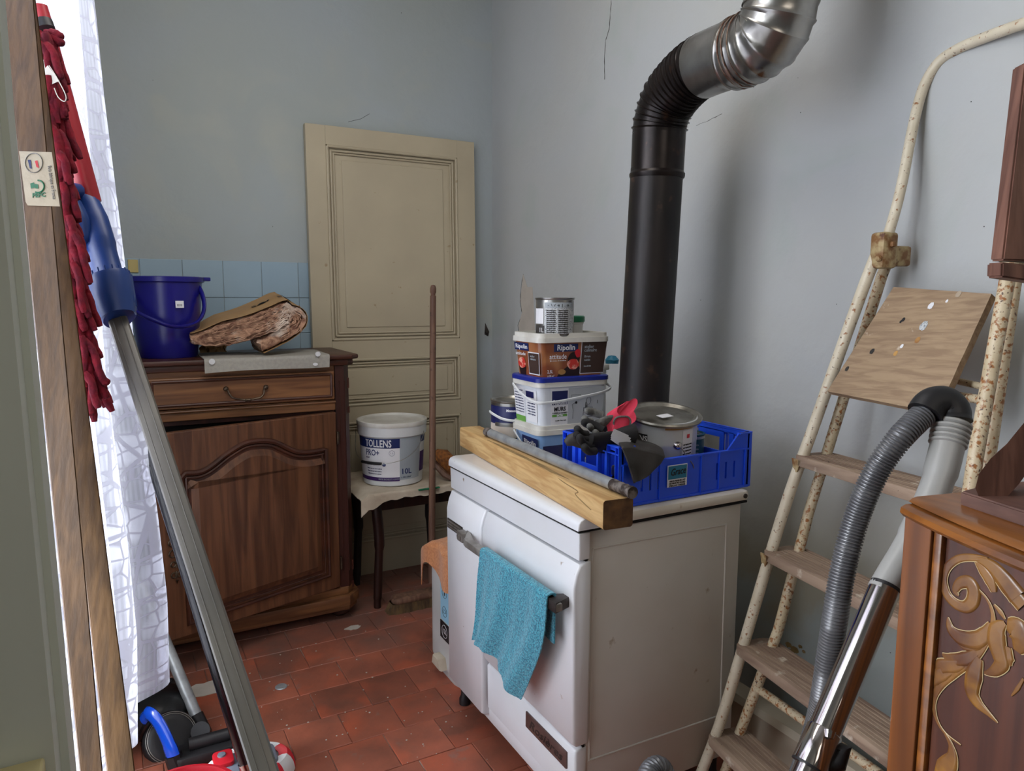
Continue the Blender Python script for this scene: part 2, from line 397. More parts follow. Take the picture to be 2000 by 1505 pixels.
tp=N.new('ShaderNodeBsdfTransparent')
m1=N.new('ShaderNodeMixShader'); L.new(mth('MULTIPLY_ADD',mth('MAXIMUM',edge,big),.42),m1.inputs[0])
m1.inputs[0].default_value=.4
L.new(rgm(mth('MAXIMUM',edge,big),0,1,.40,.75),m1.inputs[0]); L.new(tr.outputs[0],m1.inputs[1]); L.new(df.outputs[0],m1.inputs[2])
m2=N.new('ShaderNodeMixShader'); L.new(op,m2.inputs[0]); L.new(tp.outputs[0],m2.inputs[1]); L.new(m1.outputs[0],m2.inputs[2])
L.new(m2.outputs[0],N['Material Output'].inputs[0]); MT['lace']=m
g=bpy.data.materials.new('window_glass'); g.use_nodes=True; N=g.node_tree.nodes; L=g.node_tree.links; N.remove(N['Principled BSDF'])
tp=N.new('ShaderNodeBsdfTransparent'); gl=N.new('ShaderNodeBsdfGlossy'); gl.inputs['Roughness'].default_value=.02; mx=N.new('ShaderNodeMixShader'); mx.inputs[0].default_value=.06
L.new(tp.outputs[0],mx.inputs[1]); L.new(gl.outputs[0],mx.inputs[2]); L.new(mx.outputs[0],N['Material Output'].inputs[0]); MT['glass']=g
# ------------------------------------------------------------------ the room
YB,XR,XL,YF,ZC=3.20,1.636,-.22,-1.5,2.75
fl=MB().box(XL-.1,XR+.1,YF-.1,YB+.1,-.08,-.004).build('floor','grout',kind='structure',org=(0,0,0))
tm=[]
for k in range(5):
    b=bmesh.new(); bmesh.ops.create_cube(b,size=1); 
    for v in b.verts: v.co=Vector((v.co.x*.1595,v.co.y*.1595,v.co.z*.012+(-.006)))
    bmesh.ops.bevel(b,geom=[e for e in b.edges if all(v.co.z>-.001 for v in e.verts)],offset=.0018,segments=1,affect='EDGES')
    for v in b.verts:
        if v.co.z>-.002: v.co.z+=noise.noise(Vector((v.co.x*4+k*9,v.co.y*4,k)))*.0012
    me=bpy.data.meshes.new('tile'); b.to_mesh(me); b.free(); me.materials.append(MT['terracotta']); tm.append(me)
P_=.1615; cnt=0
rowoff=[.0,.085,.02,.075,.10,.03,.06,.11,.04,.09,.02,.07,.1,.05]
j=0; yy=2.547+4*P_
while yy>-.0:
    xo=.409+rowoff[j%14]-4*P_; x=xo
    while x<XR:
        xc=x+P_/2
        if xc>XL-.02 and cnt<298:
            o=bpy.data.objects.new('tile',random.choice(tm)); COL.objects.link(o); o.parent=fl
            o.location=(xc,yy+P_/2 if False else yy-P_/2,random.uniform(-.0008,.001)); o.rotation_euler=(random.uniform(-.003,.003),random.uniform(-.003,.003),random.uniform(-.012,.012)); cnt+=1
        x+=P_
    yy-=P_; j+=1
# paint splashes, drain disc on the floor
c=onZ(549,1340,.002); MB().lathe([(0,.003),(.017,.003),(.02,.0)],(c.x,c.y,.001),18).build('floor_cap','galvanised',fl)
def blob(c,r,n=22,sq=.6):
    return [(c[0]+r*(1+.45*noise.noise(Vector((math.cos(a)*1.7+c[0]*9,math.sin(a)*1.7,c[1]*7))))*math.cos(a),c[1]+sq*r*(1+.45*noise.noise(Vector((math.cos(a)*2,math.sin(a)*2+5,c[0]*7))))*math.sin(a)) for a in [2*PI*i/n for i in range(n)]]
mb=MB()
for q,r in (((405,1345),.075),((360,1385),.03),((690,1225),.03)):
    c=onZ(q[0],q[1],.001); mb.prism(blob((c.x,c.y),r),.0008,.0022)
mb.build('plaster_spill','plaster_bare',fl)
mb=MB()
for k in range(110):
    c=onZ(random.uniform(430,1000),random.uniform(1200,1500),.0)
    r=random.uniform(.001,.0035); mb.prism([(c.x+r*math.cos(a+k),c.y+r*math.sin(a+k)) for a in (0,1.6,3,4.6)],.0012,.0024)
mb.build('paint_crumbs','plaster_bare',fl,kind='stuff')
# back wall with its tiles
wb=MB().box(XL-.1,XR+.1,YB,YB+.1,0,ZC).build('wall_back','wall_back_paint',kind='structure',org=(0,YB,0))
tb=bmesh.new(); bmesh.ops.create_cube(tb,size=1)
for v in tb.verts: v.co=Vector((v.co.x*.1510,v.co.y*.006,v.co.z*.1510))
bmesh.ops.bevel(tb,geom=list(tb.edges),offset=.0012,segments=1,affect='EDGES')
tme=bpy.data.meshes.new('wall_tile'); tb.to_mesh(tme); tb.free(); tme.materials.append(MT['wall_tile_blue'])
for r in range(3):
    for k in range(8):
        o=bpy.data.objects.new('wall_tile',tme); COL.objects.link(o); o.parent=wb; o.location=(-.1545+.153*k,-.002,1.428-.0765-.153*r)
s=MB().box(.0,.0,0,0,0,0)
c=onY(260,522,YB); MB().box(c.x-.018,c.x+.018,YB-.012,YB,c.z-.02,c.z+.03,.002).build('wall_socket','socket_yellow',org=(c.x,YB,c.z),label='small yellowed socket plate above the blue wall tiles',cat='wall socket')
s.bm.free()
c=onY(949,648,YB)
MB().prism([(c.x-.008,c.z-.012),(c.x+.012,c.z-.022),(c.x+.018,c.z),(c.x-.004,c.z+.045)],YB-.002,YB+.001,'y').tube([(c.x,YB,c.z),(c.x-.004,YB-.02,c.z+.002)],.006,8).build('chipped_hole','crack',wb)
wr=MB().box(XR,XR+.1,YF-.1,YB,0,ZC).build('wall_right','wall_right_paint',kind='structure',org=(XR,0,0))
pp=[onX(*q,XR) for q in [(1022,535),(1030,560),(1040,560),(1043,600),(1046,660),(1018,660),(1013,635),(1020,610),(1017,585)]]
MB().prism([(p.y,p.z) for p in pp],XR-.0015,XR+.001,'x').build('bare_plaster','plaster_bare',wr)
def crack(pts,r,parent,nm='crack'):
    P=[onX(*q,XR-.0002) for q in pts]; P2=[]
    for i in range(len(P)-1):
        for k in range(4):
            t=k/4; p=P[i].lerp(P[i+1],t); P2.append(p+Vector((0,random.uniform(-.002,.002),random.uniform(-.001,.001))))
    P2.append(P[-1]); return MB().tube(P2,[r*random.uniform(.4,1.4) for _ in P2],5).build(nm,'crack',parent)
crack([(1194,0),(1192,35),(1190,58),(1182,80),(1181,120),(1181,155)],.0012,wr)
crack([(1022,535),(1018,560),(1016,590),(1020,612),(1012,635),(1014,655)],.0014,wr)
crack([(1360,245),(1385,235),(1410,222)],.0007,wr)
P=[onY(*q,YB-.0002) for q in [(680,238),(705,232),(722,222)]]; MB().tube(P,.0008,5).build('crack','crack',wb)
mb=MB()
for q,r in (((1540,1258),.011),((1552,1268),.014),((1563,1262),.007),((1570,1272),.006),((1545,1270),.006)):
    c=onX(*q,XR); mb.prism(blob((c.y,c.z),r,14,.7),XR-.0012,XR+.001,'x')
mb.build('flaked_paint','flake',wr)
mb=MB()
for k in range(26):
    c=onX(random.uniform(1400,1960),random.uniform(150,1300),XR); r=random.uniform(.0006,.0013)
    mb.prism([(c.y+r*math.cos(a),c.z+r*math.sin(a)) for a in (0,1.1,2.3,3.6,5)],XR-.0008,XR+.001,'x')
mb.build('wall_specks','crack',wr,kind='stuff')
# left wall with its tall window
WY0,WY1,WZ0,WZ1=.72,2.0,.10,2.50
mb=MB(); mb.box(XL-.22,XL,YF-.1,WY0,0,ZC).box(XL-.22,XL,WY1,YB,0,ZC).box(XL-.22,XL,WY0,WY1,0,WZ0).box(XL-.22,XL,WY0,WY1,WZ1,ZC)
mb.build('wall_left','wall_back_paint',kind='structure',org=(XL,0,0))
mb=MB(); X0,X1=XL-.14,XL-.09
for a in (WY0,(WY0+WY1)/2-.03,WY1-.05): mb.box(X0,X1,a,a+.05,WZ0,WZ1,.004)
for z in (WZ0,WZ1-.05): mb.box(X0,X1,WY0,WY1,z,z+.05,.004)
wf=mb.build('window_1','frame_paint',kind='structure')
for z in (.85,1.65): MB().box(X0+.01,X1-.01,WY0,WY1,z,z+.03,.003).build('glazing_bar','frame_paint',wf)
for k in range(2): MB().box(X0+.022,X0+.026,WY0+.04+k*.62,WY0+.62+k*.62,WZ0+.04,WZ1-.04).build('pane','glass',wf)
MB().box(XL-.1,XR+.1,YF-.1,YF,0,ZC).build('wall_front','wall_back_paint',kind='structure')
MB().box(XL-.3,XR+.1,YF-.1,YB+.1,ZC,ZC+.1).build('ceiling','ceiling_paint',kind='structure')
# painted casing at the near left
mb=MB().prism([(XL,0),(-.044,0),(-.0475,.8),(-.0555,1.4),(-.0555,2.1),(-.0545,2.7),(XL,2.7)],.56,.60,'y',.002).prism([(XL,0),(-.050,0),(-.053,.8),(-.0595,1.4),(-.0595,2.1),(-.058,2.7),(XL,2.7)],.53,.56,'y',.002)
tr=mb.build('trim_1','jamb_white',kind='structure')
MB().box(XL,-.060,.50,.528,0,.98,.002).build('cream_strip','jamb_cream',tr)
# ------------------------------------------------------------------ net curtain and its rod
rod=thing('curtain_rod','thin white rod carrying the lace curtain over the window','curtain rod',(-.07,1.35,2.52))
MB().tube([(-.17,.85,2.50),(-.075,2.06,2.50)],.008,10).build('rod','frame_paint',rod,True)
for y,xx in ((.90,-.168),(2.03,-.078)): MB().tube([(xx,y,2.50),(XL,y,2.50)],.006,8).build('bracket','frame_paint',rod,True)
def lerpt(z,tab):
    for (z0,v0),(z1,v1) in zip(tab,tab[1:]):
        if z<=z1: return v0+(v1-v0)*max(0,(z-z0))/(z1-z0)
    return tab[-1][1]
FARX=[(.2,.022),(.5,.034),(.72,.028),(1.1,.008),(1.38,.000),(1.95,-.018),(2.5,-.06)]
def cur(u,v):
    # u along cloth from near (0) to far (1), v up
    y=.98+1.06*u; hem=.27+.012*abs(math.sin(u*26))*-1
    if u<.84: hem-=.03*min(1,(.84-u)*8)
    z=hem+(2.492-hem)*v
    fx=lerpt(z,FARX); amp=.010+.016*(1-v)
    x=fx-.165*(2.04-y)
    x+=amp*(math.sin(u*34+.6*math.sin(z*1.7))+.5*math.sin(u*61+z))*(1 if u<.97 else .4)
    if u>.9: x+= (u-.9)*.10*(1-v)
    if u<.88: x-=.030*(1-v)*min(1,(.88-u)*30)
    x=max(x,XL+.012)
    return Vector((x,y,z))
NU,NV=110,60
mb=MB(); mb.grid(cur,NU,NV)
cb=mb.bm; uvl=cb.loops.layers.uv.new('UVMap')
for f in cb.faces:
    for l in f.loops: l[uvl].uv=(l.vert.co.y*1.25,l.vert.co.z)
mb.build('lace_curtain','lace',smooth=True,angle=180,org=(-.07,1.35,2.5),label='white floral lace net curtain hanging before the bright window',cat='curtain')
# ------------------------------------------------------------------ loose panelled door against the back wall
DW,DH=.79,2.01; DX0=.726; th=math.atan2(.048,DH)
DM=frame((DX0,3.11,0),(1,-.008,0),(0,math.sin(th),math.cos(th)))   # local x right, y up the door, z toward the room
door=thing('loose_door','cream painted panelled door leaning on the back wall beside the cabinet','door',(DX0+.4,3.12,0))
T_=.034
ups=[(.085,.70,1.086,1.93),(.085,.70,.79,1.005),(.085,.70,.15,.72)]
mb=MB(DM)
ys=[0]+[v for u in sorted(ups,key=lambda q:q[2]) for v in (u[2],u[3])]+[DH]
mb.box(0,.085,0,DH,-T_,0,.002).box(.70,DW,0,DH,-T_,0,.002)
for a,b in zip(ys[::2],ys[1::2]): mb.box(.085,.70,a,b,-T_,0,.001)
mb.build('door_frame','door_cream',door)
for (a,b,c,d) in ups:
    mb=MB(DM)
    for ins,h,r in ((.006,.001,.0065),(.022,-.006,.005),(.034,-.004,.0035)):
        x0,x1,y0,y1=a+ins,b-ins,c+ins,d-ins
        for p,q in (((x0,y0),(x1,y0)),((x1,y0),(x1,y1)),((x1,y1),(x0,y1)),((x0,y1),(x0,y0))): mb.tube([(p[0],p[1],h-.002),(q[0],q[1],h-.002)],r,8)
    mb.build('moulding','door_cream',door,True)
    MB(DM).box(a,b,c,d,-.02,-.012).build('panel_bed','door_cream',door)
    k=.058 if d-c>.3 else .05
    mb=MB(DM); mb.box(a+k+.012,b-k-.012,c+k,d-k,-.013,-.0075,.003); mb.build('raised_panel','door_cream',door)
# ------------------------------------------------------------------ cabinet
CF=2.70; CB=3.10; cx0,cx1=.03,.765
cab=thing('cabinet','brown oak cabinet with one drawer and an arched panel door hanging ajar','cabinet',(.40,2.9,0))
prof=[(.0,0,),]
mb=MB()
mb.prism([(-.004,CF-.02),(.01,CF-.032),(.765,CF-.032),(.797,CF-.002),(.797,CB),(-.004,CB)],1.044,1.062,'z',.006)
mb.prism([(.012,CF-.012),(.752,CF-.012),(.779,CF+.01),(.779,CB),(.012,CB)],1.02,1.044,'z',.005)
mb.build('top','cab_dark',cab,True,angle=30)
mb=MB()
mb.box(cx0,cx0+.03,CF+.01,CB,.1,1.02).box(cx1-.03,cx1,CF+.04,CB,.1,1.02).box(cx0,cx1,CB-.02,CB,.1,1.02)
mb.box(cx0,cx1,CF+.02,CB,.12,.145).box(cx0,cx1,CF+.02,CB,.83,.855)
mb.build('carcass','cab_dark_z',cab)
MB().prism([(.705,CF),(.74,CF),(cx1,CF+.03),(cx1,CF+.06),(.705,CF+.06)],.13,1.02,'z',.002).build('corner_post','cab_dark_z',cab)
MB().box(cx0,.062,CF,CF+.05,.13,1.02,.002).build('corner_post','cab_dark_z',cab)
mb=MB()
for z in (.22,.95): mb.tube([(.757,CF+.004,z-.02),(.757,CF+.004,z+.02)],.004,6)
for dx in (.722,.742): mb.tube([(dx,CF-.001,.2),(dx,CF-.001,.96)],.0022,6)
mb.build('post_bead','cab_dark_z',cab,True)
mb=MB().box(.062,.705,CF+.005,CF+.03,.985,1.02,.002).box(.062,.705,CF+.002,CF+.03,.848,.888,.002)
mb.tube([(.062,CF,.88),(.705,CF,.88)],.005,8)
mb.build('rail','cab_wood_x',cab)
dr=MB().box(.066,.70,CF-.012,CF+.02,.892,1.0,.004).build('drawer','cab_wood_x',cab)
mb=MB()
for a,b in (((.078,.905),(.688,.905)),((.688,.905),(.688,.988)),((.688,.988),(.078,.988)),((.078,.988),(.078,.905))):
    mb.tube([(a[0],CF-.012,a[1]),(b[0],CF-.012,b[1])],.0055,8)
mb.build('drawer_bead','cab_dark',dr,True)
H=[(0.312,.955),(.318,.948),(.322,.935),(.335,.922),(.36,.916),(.382,.913),(.404,.915),(.426,.920),(.437,.932),(.440,.946),(.448,.953)]
mb=MB(); mb.tube(spl([(x,CF-.014-.022*min(1,4*min(i,10-i)/10),z) for i,(x,z) in enumerate(H)],3),.0038,8)
for x,z in (H[0],H[-1]): mb.lathe([(0,-.0),(.008,.002),(.009,.006),(.006,.012),(0,.014)],(x,CF-.012,z),12,M=Matrix.Rotation(PI/2,4,'X'))
mb.lathe([(.003,-.012),(.006,-.008),(.0045,0),(.006,.008),(.003,.012)],(.382,CF-.036,.913),10,M=Matrix.Rotation(PI/2,4,'Y'))
mb.build('drawer_handle','bronze',dr,True)
# plinth with moulded edge, bun feet
mb=MB()
for (o,z0,z1,bv) in ((.0,.105,.135,.004),(.022,.062,.105,.016),(.012,.045,.064,.005)):
    mb.prism([(cx0-.0-o*.3,CF-.005-o),(.735,CF-.005-o),(cx1+o,CF+.028),(cx1+o,CB),(cx0-o*.3,CB)],z0,z1,'z',bv*.4)
mb.build('plinth','cab_wood_x',cab,True,angle=35)
for x in (.07,.715): 
    for y in (CF+.06,CB-.06): MB().lathe([(0,0),(.022,.0),(.040,.014),(.042,.028),(.03,.042),(.024,.05),(0,.05)],(x,y,0),24).build('bun_foot','cab_dark',cab,True)
MB().box(.07,.695,CF+.06,CF+.07,.15,.83).build('inside_shade_sheet','shade_black',cab)  # black sheet painting the shade behind the ajar door
# door, swung ajar about its right-hand hinge
HX,HY=.703,2.688; LX,LY=.056,2.50
dl=math.hypot(HX-LX,HY-LY)
CM=frame((HX,HY,0),(HX-LX,HY-LY,0),(0,0,1))    # local x: 0 hinge, negative toward free edge; y up; z toward the room
def cd(px,py):
    p=CM.inverted()@onP(px,py,(HX,HY,0),CM.to_3x3()@Vector((0,0,1))); return (p.x,p.y)
dz0,dz1=.142,.842
cdoor=MB(CM).box(-dl,0,dz0,dz1,-.024,0,.004).build('door','cab_wood',cab)
def z5(x,y): return cd(280+x/2.894,780+y/2.894)
outer=[z5(*q) for q in [(235,415),(300,412),(345,398),(400,362),(470,306),(560,252),(620,236),(680,232),(735,238),(790,262),(850,290),(905,298),(970,292),(1030,280)]]
outer=[tuple(v)[:2] for v in spl([(a,b,0) for a,b in outer],3)]
oxl=outer[0][0]; 
outer=[(-.583,outer[0][1]-.012)]+outer; br=(outer[-1][0],.205); bl=(-.583,.185)
loop=outer+[br,bl]
mb=MB(CM)
for d,h,r in ((0,.001,.0095),):
    mb.tube([(x,y,h) for x,y in loop],r,8,closed=True)
cxm=sum(p[0] for p in loop)/len(loop); cym=sum(p[1] for p in loop)/len(loop)
def inset(lp,d):
    n=len(lp); out=[]
    for i in range(n):
        a=Vector((*lp[i-1],0)); b=Vector((*lp[i],0)); c=Vector((*lp[(i+1)%n],0))
        t1=(b-a).normalized(); t2=(c-b).normalized(); n1=Vector((t1.y,-t1.x,0)); n2=Vector((t2.y,-t2.x,0)); nn=(n1+n2).normalized()
        k=d/max(.35,nn.dot(n1)); q=b+nn*k; out.append((q.x,q.y))
    return out
mb.tube([(x,y,.0) for x,y in inset(loop,.016)],.006,8,closed=True)
mb.build('arched_moulding','cab_dark',cdoor,True)
MB(CM).prism(inset(loop,.022),-.001,.0008,'z').build('panel_bed','cab_dark',cdoor)
rp=inset(loop,.030); rp2=inset(loop,.052)
mb=MB(CM); n=len(rp); mb._add([(x,y,.0008) for x,y in rp]+[(x,y,.0105) for x,y in rp2],[(i,(i+1)%n,n+(i+1)%n,n+i) for i in range(n)]+[tuple(range(n,2*n))])
mb.build('raised_panel','cab_wood',cdoor,recalc=True)
# pierced escutcheon
mb=MB(CM); e0=cd(337,985)[0]; 
yt,yb=cd(333,985)[1],cd(345,1132)[1]; ex=e0+.0
for k in range(7):
    y=yb+(yt-yb)*(k+.5)/7; s_=1 if k%2 else -1; r=.011 if k in (2,3,4) else .008
    for sgn in (1,-1): mb.tube([(ex+sgn*(.009+ r*math.cos(a)),y+r*1.1*math.sin(a),.002) for a in [i*PI/5 for i in range(10)]],.0026,6,closed=True)
    mb.tube([(ex,y-.012,.003),(ex+.003*s_,y,.004),(ex,y+.012,.003)],.003,6)
mb.tube([(ex,yb-.012,.002),(ex,yb,.003)],[.001,.005],6).tube([(ex,yt,.003),(ex,yt+.014,.002)],[.005,.001],6)
mb.build('escutcheon','bronze',cdoor,True)
for z in (.24,.74): MB().tube([(.708,CF-.012,z-.025),(.708,CF-.012,z+.025)],.005,8).build('hinge','bronze',cab,True)
# ------------------------------------------------------------------ things on the cabinet
ZT=1.062
runner=thing('table_runner','grey felt runner with white dots draped over the cabinet front edge','cloth',(.45,2.75,ZT))
def run(u,v):
    x=.243+.43*u+.0*v; 
    s=v*.36   # distance along cloth from back
    if s<.27: y=2.93-s; z=ZT+.004+.002*math.sin(u*9)
    else:
        d=s-.27; drop=d*.60*(1-.12*u-.10*math.sin(u*5.2)*.6); y=2.66-.010*min(1,d/.02)-.004*math.sin(u*6)*d*10; z=ZT+.004-max(0,drop-.004)
    return Vector((x+(.012*(1-v) if u>.5 else 0),y-.0,z))
MB().grid(run,30,40,.0025).build('felt','cloth_grey',runner,True,angle=60)
for px,py,rx,rz in ((414,706,.010,.010),(621,691,.0095,.009),(616,711,.009,.0055)):
    c=onY(px,py,2.6445); MB().prism([(c.x+rx*math.cos(a),c.z+rz*math.sin(a)) for a in [i*PI/9 for i in range(18)]],2.6435,2.6475,'y').build('dot','cloth_dot',runner)
# blue bucket
bk=thing('bucket','dark blue plastic bucket with a lowered blue handle on the cabinet','bucket',(.148,2.86,ZT))
bc=(.145,2.86,ZT)
HB=.285
mb=MB(); mb.lathe([(0,.0),(.092,.0),(.097,.006),(.112,.15),(.122,HB-.02),(.126,HB-.018),(.131,HB-.016),(.132,HB),(.128,HB+.002),(.124,HB-.004),(.108,.15),(.09,.012),(0,.012)],bc,48)
mb.build('shell','bucket_blue',bk,True)
sp=[bc[0]+.118,bc[1]-.02]
mb=MB(); mb.prism([(bc[0]+.115,bc[1]-.045),(bc[0]+.15,bc[1]-.02),(bc[0]+.15,bc[1]+.0),(bc[0]+.115,bc[1]+.03)],ZT+HB-.012,ZT+HB+.002,'z',.003); mb.build('spout','bucket_blue',bk,True)
pv=[]
A0=Vector((bc[0]-.118,bc[1]-.02,ZT+HB-.03)); A1=Vector((bc[0]+.128,bc[1]+.0,ZT+HB-.03))
ctr=(A0+A1)/2
pts=[onY(*q,2.86 if i in(0,) else yy) for i,(q,yy) in enumerate([((378,545),2.84),((394,572),2.80),((399,600),2.78),((390,624),2.76),((368,636),2.74),((335,637),2.725),((300,625),2.725),((272,612),2.735),((258,600),2.76),((250,575),2.79)])]
MB().tube(spl(pts,4),.0125,10,flat=.5).build('handle','bucket_blue',bk,True)
c=onY(351,594,2.737); MB().box(c.x-.013,c.x+.013,c.y-.0,c.y+.006,c.z-.012,c.z+.012).build('price_label','white_label',bk)
mb=MB(); 
for k in range(5): mb.box(c.x-.008+k*.0035,c.x-.0065+k*.0035,c.y-.0008,c.y,c.z-.007,c.z+.001)
mb.build('barcode','black_ink',bk)
# folded insulation batt with kraft facing
ib=thing('insulation_batt','folded pink-brown glass wool batt with kraft paper facing on the cabinet','insulation',(.45,2.84,ZT))
yf=2.74
cl=[onY(*q,yf) for q in [(372,661),(400,660),(440,652),(490,639),(535,622),(564,610),(582,617),(579,634),(561,649),(535,663),(508,676)]]
cl=spl(cl,5); n=len(cl); hw=[]
for i in range(n):
    t=i/(n-1); hw.append(.014+.031*min(1,t*5) if t<.52 else (.027 if t<.7 else .024))
def nrm2(i):
    a=cl[max(i-1,0)];b=cl[min(i+1,n-1)];d=(b-a).normalized(); return Vector((-d.z,0,d.x))
mb=MB()
def batt(u,v):
    i=min(n-1,int(round(u*(n-1)))); p=cl[i]; nn=nrm2(i); a=2*PI*v
    yy=.105*math.cos(a); hh=hw[i]*math.sin(a); k=1/max(abs(math.cos(a)),abs(math.sin(a))); yy*=min(k,1.25); hh*=min(k,1.3)
    q=p+nn*hh+Vector((0,.105+yy,0))
    w=noise.noise(q*38)*.010+noise.noise(q*95)*.005
    return q+Vector((w,-abs(w)*1.0,w))
mb.grid(batt,n-1,28)
for e in (0,n-1): mb._add([batt(e/(n-1),j/28) for j in range(28)],[tuple(range(28))])
mb.build('glass_wool','fiber',ib,True,angle=80)
# fold lines of fibre at the cut end
mb=MB()
for k in range(120):
    i=random.randint(4,n-14); p=cl[i]; nn=nrm2(i); o=random.uniform(-.9,.9); L_=[]
    for s in range(7):
        ii=min(n-2,i+s); q=cl[ii]+nrm2(ii)*hw[ii]*(o+.3*noise.noise(Vector((s*.9,k,0)))); L_.append(q+Vector((0,-.014-.006*noise.noise(q*60),0)))
    mb.tube(L_,[.0006]+[.0022]*5+[.0006],5)
mb.build('fibre_tufts','fiber',ib,True)
mb=MB()
def paper(u,v):
    t=.02+.98*u; i=min(n-1,int(t*(n-1))); p=cl[i]; nn=nrm2(i)
    return p+nn*(hw[i]+.004+.003*noise.noise(Vector((u*5,v*3,1))))+Vector((0,-.014+v*.245,0))+Vector((0,0,(.028*math.sin(u*3.2)*v if u<.6 else 0)))
mb.grid(paper,50,10,.0012).build('kraft_paper','kraft',ib,True,angle=60)
c=onY(572,592,2.80)
mb=MB()
pm=frame(onY(545,594,2.78)+Vector((0,0,.006)),(1,.0,.10),(0,.55,.8))
mb.text('2/07 ISO',.035,wrap=lambda q:paper(.44+q.x/.42,.40+q.y/.25)+Vector((0,-.001,.003)),w=.085,off=.001)
mb.build('printing','black_ink',ib)
kb=thing('crumpled_paper','crumpled brown paper scrap behind the blue bucket and insulation','paper',(.30,3.0,ZT))
def cr(u,v):
    return Vector((.26+.10*u+.02*noise.noise(Vector((u*4,v*4,0))),2.98+.05*v+.03*noise.noise(Vector((u*5,v*3,4))),ZT+.0+.09*v+.03*noise.noise(Vector((u*6,v*6,8)))*v))
MB().grid(cr,12,12,.001).build('sheet','kraft',kb)
# ------------------------------------------------------------------ little dark table with a paint bucket
tb_=thing('side_table','small dark curved-leg table between cabinet and cooker','table',(1.0,2.87,0))
TZ=.488
MB().prism(rrect(.80,1.27,2.69,3.05,.02),TZ-.022,TZ,'z',.004).build('tabletop','dark_stool',tb_,True,angle=35)
mb=MB().box(.855,1.23,2.735,2.75,TZ-.075,TZ-.02).box(.855,1.23,3.0,3.015,TZ-.075,TZ-.02).box(.85,.865,2.74,3.01,TZ-.075,TZ-.02).box(1.22,1.235,2.74,3.01,TZ-.075,TZ-.02); mb.build('apron','dark_stool',tb_)
for (x,y,sx) in ((.872,2.745,-1),(.866,3.02,-1),(1.225,2.745,1),(1.225,3.02,1)):
    P=[(x,y,TZ-.02),(x-.002*sx,y,TZ-.08),(x+.010*sx*-1,y,TZ-.2),(x+.006*sx*-1,y,.2),(x,y,.08),(x+.004*sx,y-.003,.02),(x+.004*sx,y-.003,0)]
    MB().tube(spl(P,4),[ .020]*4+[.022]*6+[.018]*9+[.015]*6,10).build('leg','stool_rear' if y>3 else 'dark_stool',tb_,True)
tc_=thing('stained_cloth','off-white stained cloth spread under the white paint bucket','cloth',(1.0,2.85,TZ))
def stc(u,v):
    x=.79+.50*u; y=3.05-.370*min(1,v/.88); z=TZ+.012+.005*noise.noise(Vector((x*14,y*14,0)))+.01*(1-v)
    if v>.88: 
        d=(v-.88)/.12; z-=d*(.03+.04*max(0,1-u*4)+.012*noise.noise(Vector((x*22,0,3)))); y-=.002
    if u<.06: z-=(.06-u)*.35*(1 if v>.5 else .3)
    return Vector((x,y,z+.002*noise.noise(Vector((x*60,y*60,0)))))
MB().grid(stc,70,50,.005).build('fabric','stained_cloth',tc_,True,angle=70)
c=onY(800,958,2.67); c2=onY(868,950,2.67)
MB().box(c.x+.04,c2.x-.02,2.668,2.68,c.z-.006,c.z+.000,.002).build('green_edge','green_lid',tc_)
# bucket of wall paint
PB=(.985,2.86,TZ+.016); pb=thing('paint_bucket','large white ten litre paint bucket with wire bail on the table','paint bucket',PB)
HH=.262
def pr(z): return .125+.016*z/HH
mb=MB(); mb.lathe([(0,0),(.120,0),(.125,.004),(pr(HH*.78),HH*.78),(pr(HH*.78)+.003,HH*.79),(.1445,HH*.8),(.1465,HH-.012)],PB,56).build('body','white_plastic',pb,True)
mb=MB(); mb.lathe([(.1475,HH-.014),(.149,HH-.004),(.147,HH+.004),(.142,HH+.005),(.138,HH-.004),(.13,HH-.006),(0,HH-.006)],PB,56).build('lid','lid_white',pb,True)
ac=math.atan2(CAM.y-PB[1],CAM.x-PB[0])
def patch(nm,m,par,C0,rf,a0,a1,z0,z1,e=.0008,nz=3):
    mb=MB(); prf=[(rf(z0+(z1-z0)*k/nz)+e,z0+(z1-z0)*k/nz) for k in range(nz+1)]
    mb.lathe(prf,C0,max(4,int(abs(a1-a0)*14)),a0,a1); return mb.build(nm,m,par,True)
def wr_(C0,rf,a,z0,e=.0014):
    return lambda v:(C0[0]+(rf(z0)+e+v.z)*math.cos(a+v.x/rf(z0)),C0[1]+(rf(z0)+e+v.z)*math.sin(a+v.x/rf(z0)),C0[2]+z0+v.y)
patch('label','white_label',pb,PB,pr,ac-1.35,ac+.22,.028,.198)
patch('label_grey','label_grey',pb,PB,pr,ac+.22,ac+.98,.028,.205)
patch('blue_band','navy',pb,PB,pr,ac-1.35,ac+.22,.163,.203,.0014)
patch('purple_band','purple',pb,PB,pr,ac-1.35,ac+.22,.024,.040,.0014)
patch('purple_band','purple',pb,PB,pr,ac+1.0,ac+1.35,.05,.135,.0014)
patch('blue_band','navy',pb,PB,pr,ac+1.0,ac+1.35,.175,.203,.0014)
MB().text('TOLLENS',.042,wrap=wr_(PB,pr,ac-.46,.181,.0022),w=.118,off=.0006).build('lettering','white_label',pb)
MB().text('PRO+',.036,wrap=wr_(PB,pr,ac-.66,.142),w=.066,off=.0004).build('lettering','navy',pb)
MB().text('mat',.014,wrap=wr_(PB,pr,ac-.85,.122)).build('lettering','purple',pb)
MB().text('10L',.032,wrap=wr_(PB,pr,ac+.44,.062),off=.0005).build('lettering','navy',pb)
MB().text('\u00b1 100 \u00e0 120 m\u00b2',.009,wrap=wr_(PB,pr,ac+.44,.038),w=.044).build('lettering','navy',pb)
MB().text('PIECES SECHES ET HUMIDES',.008,wrap=wr_(PB,pr,ac-.12,.032,.002),w=.088).build('lettering','label_grey',pb)
mb=MB()
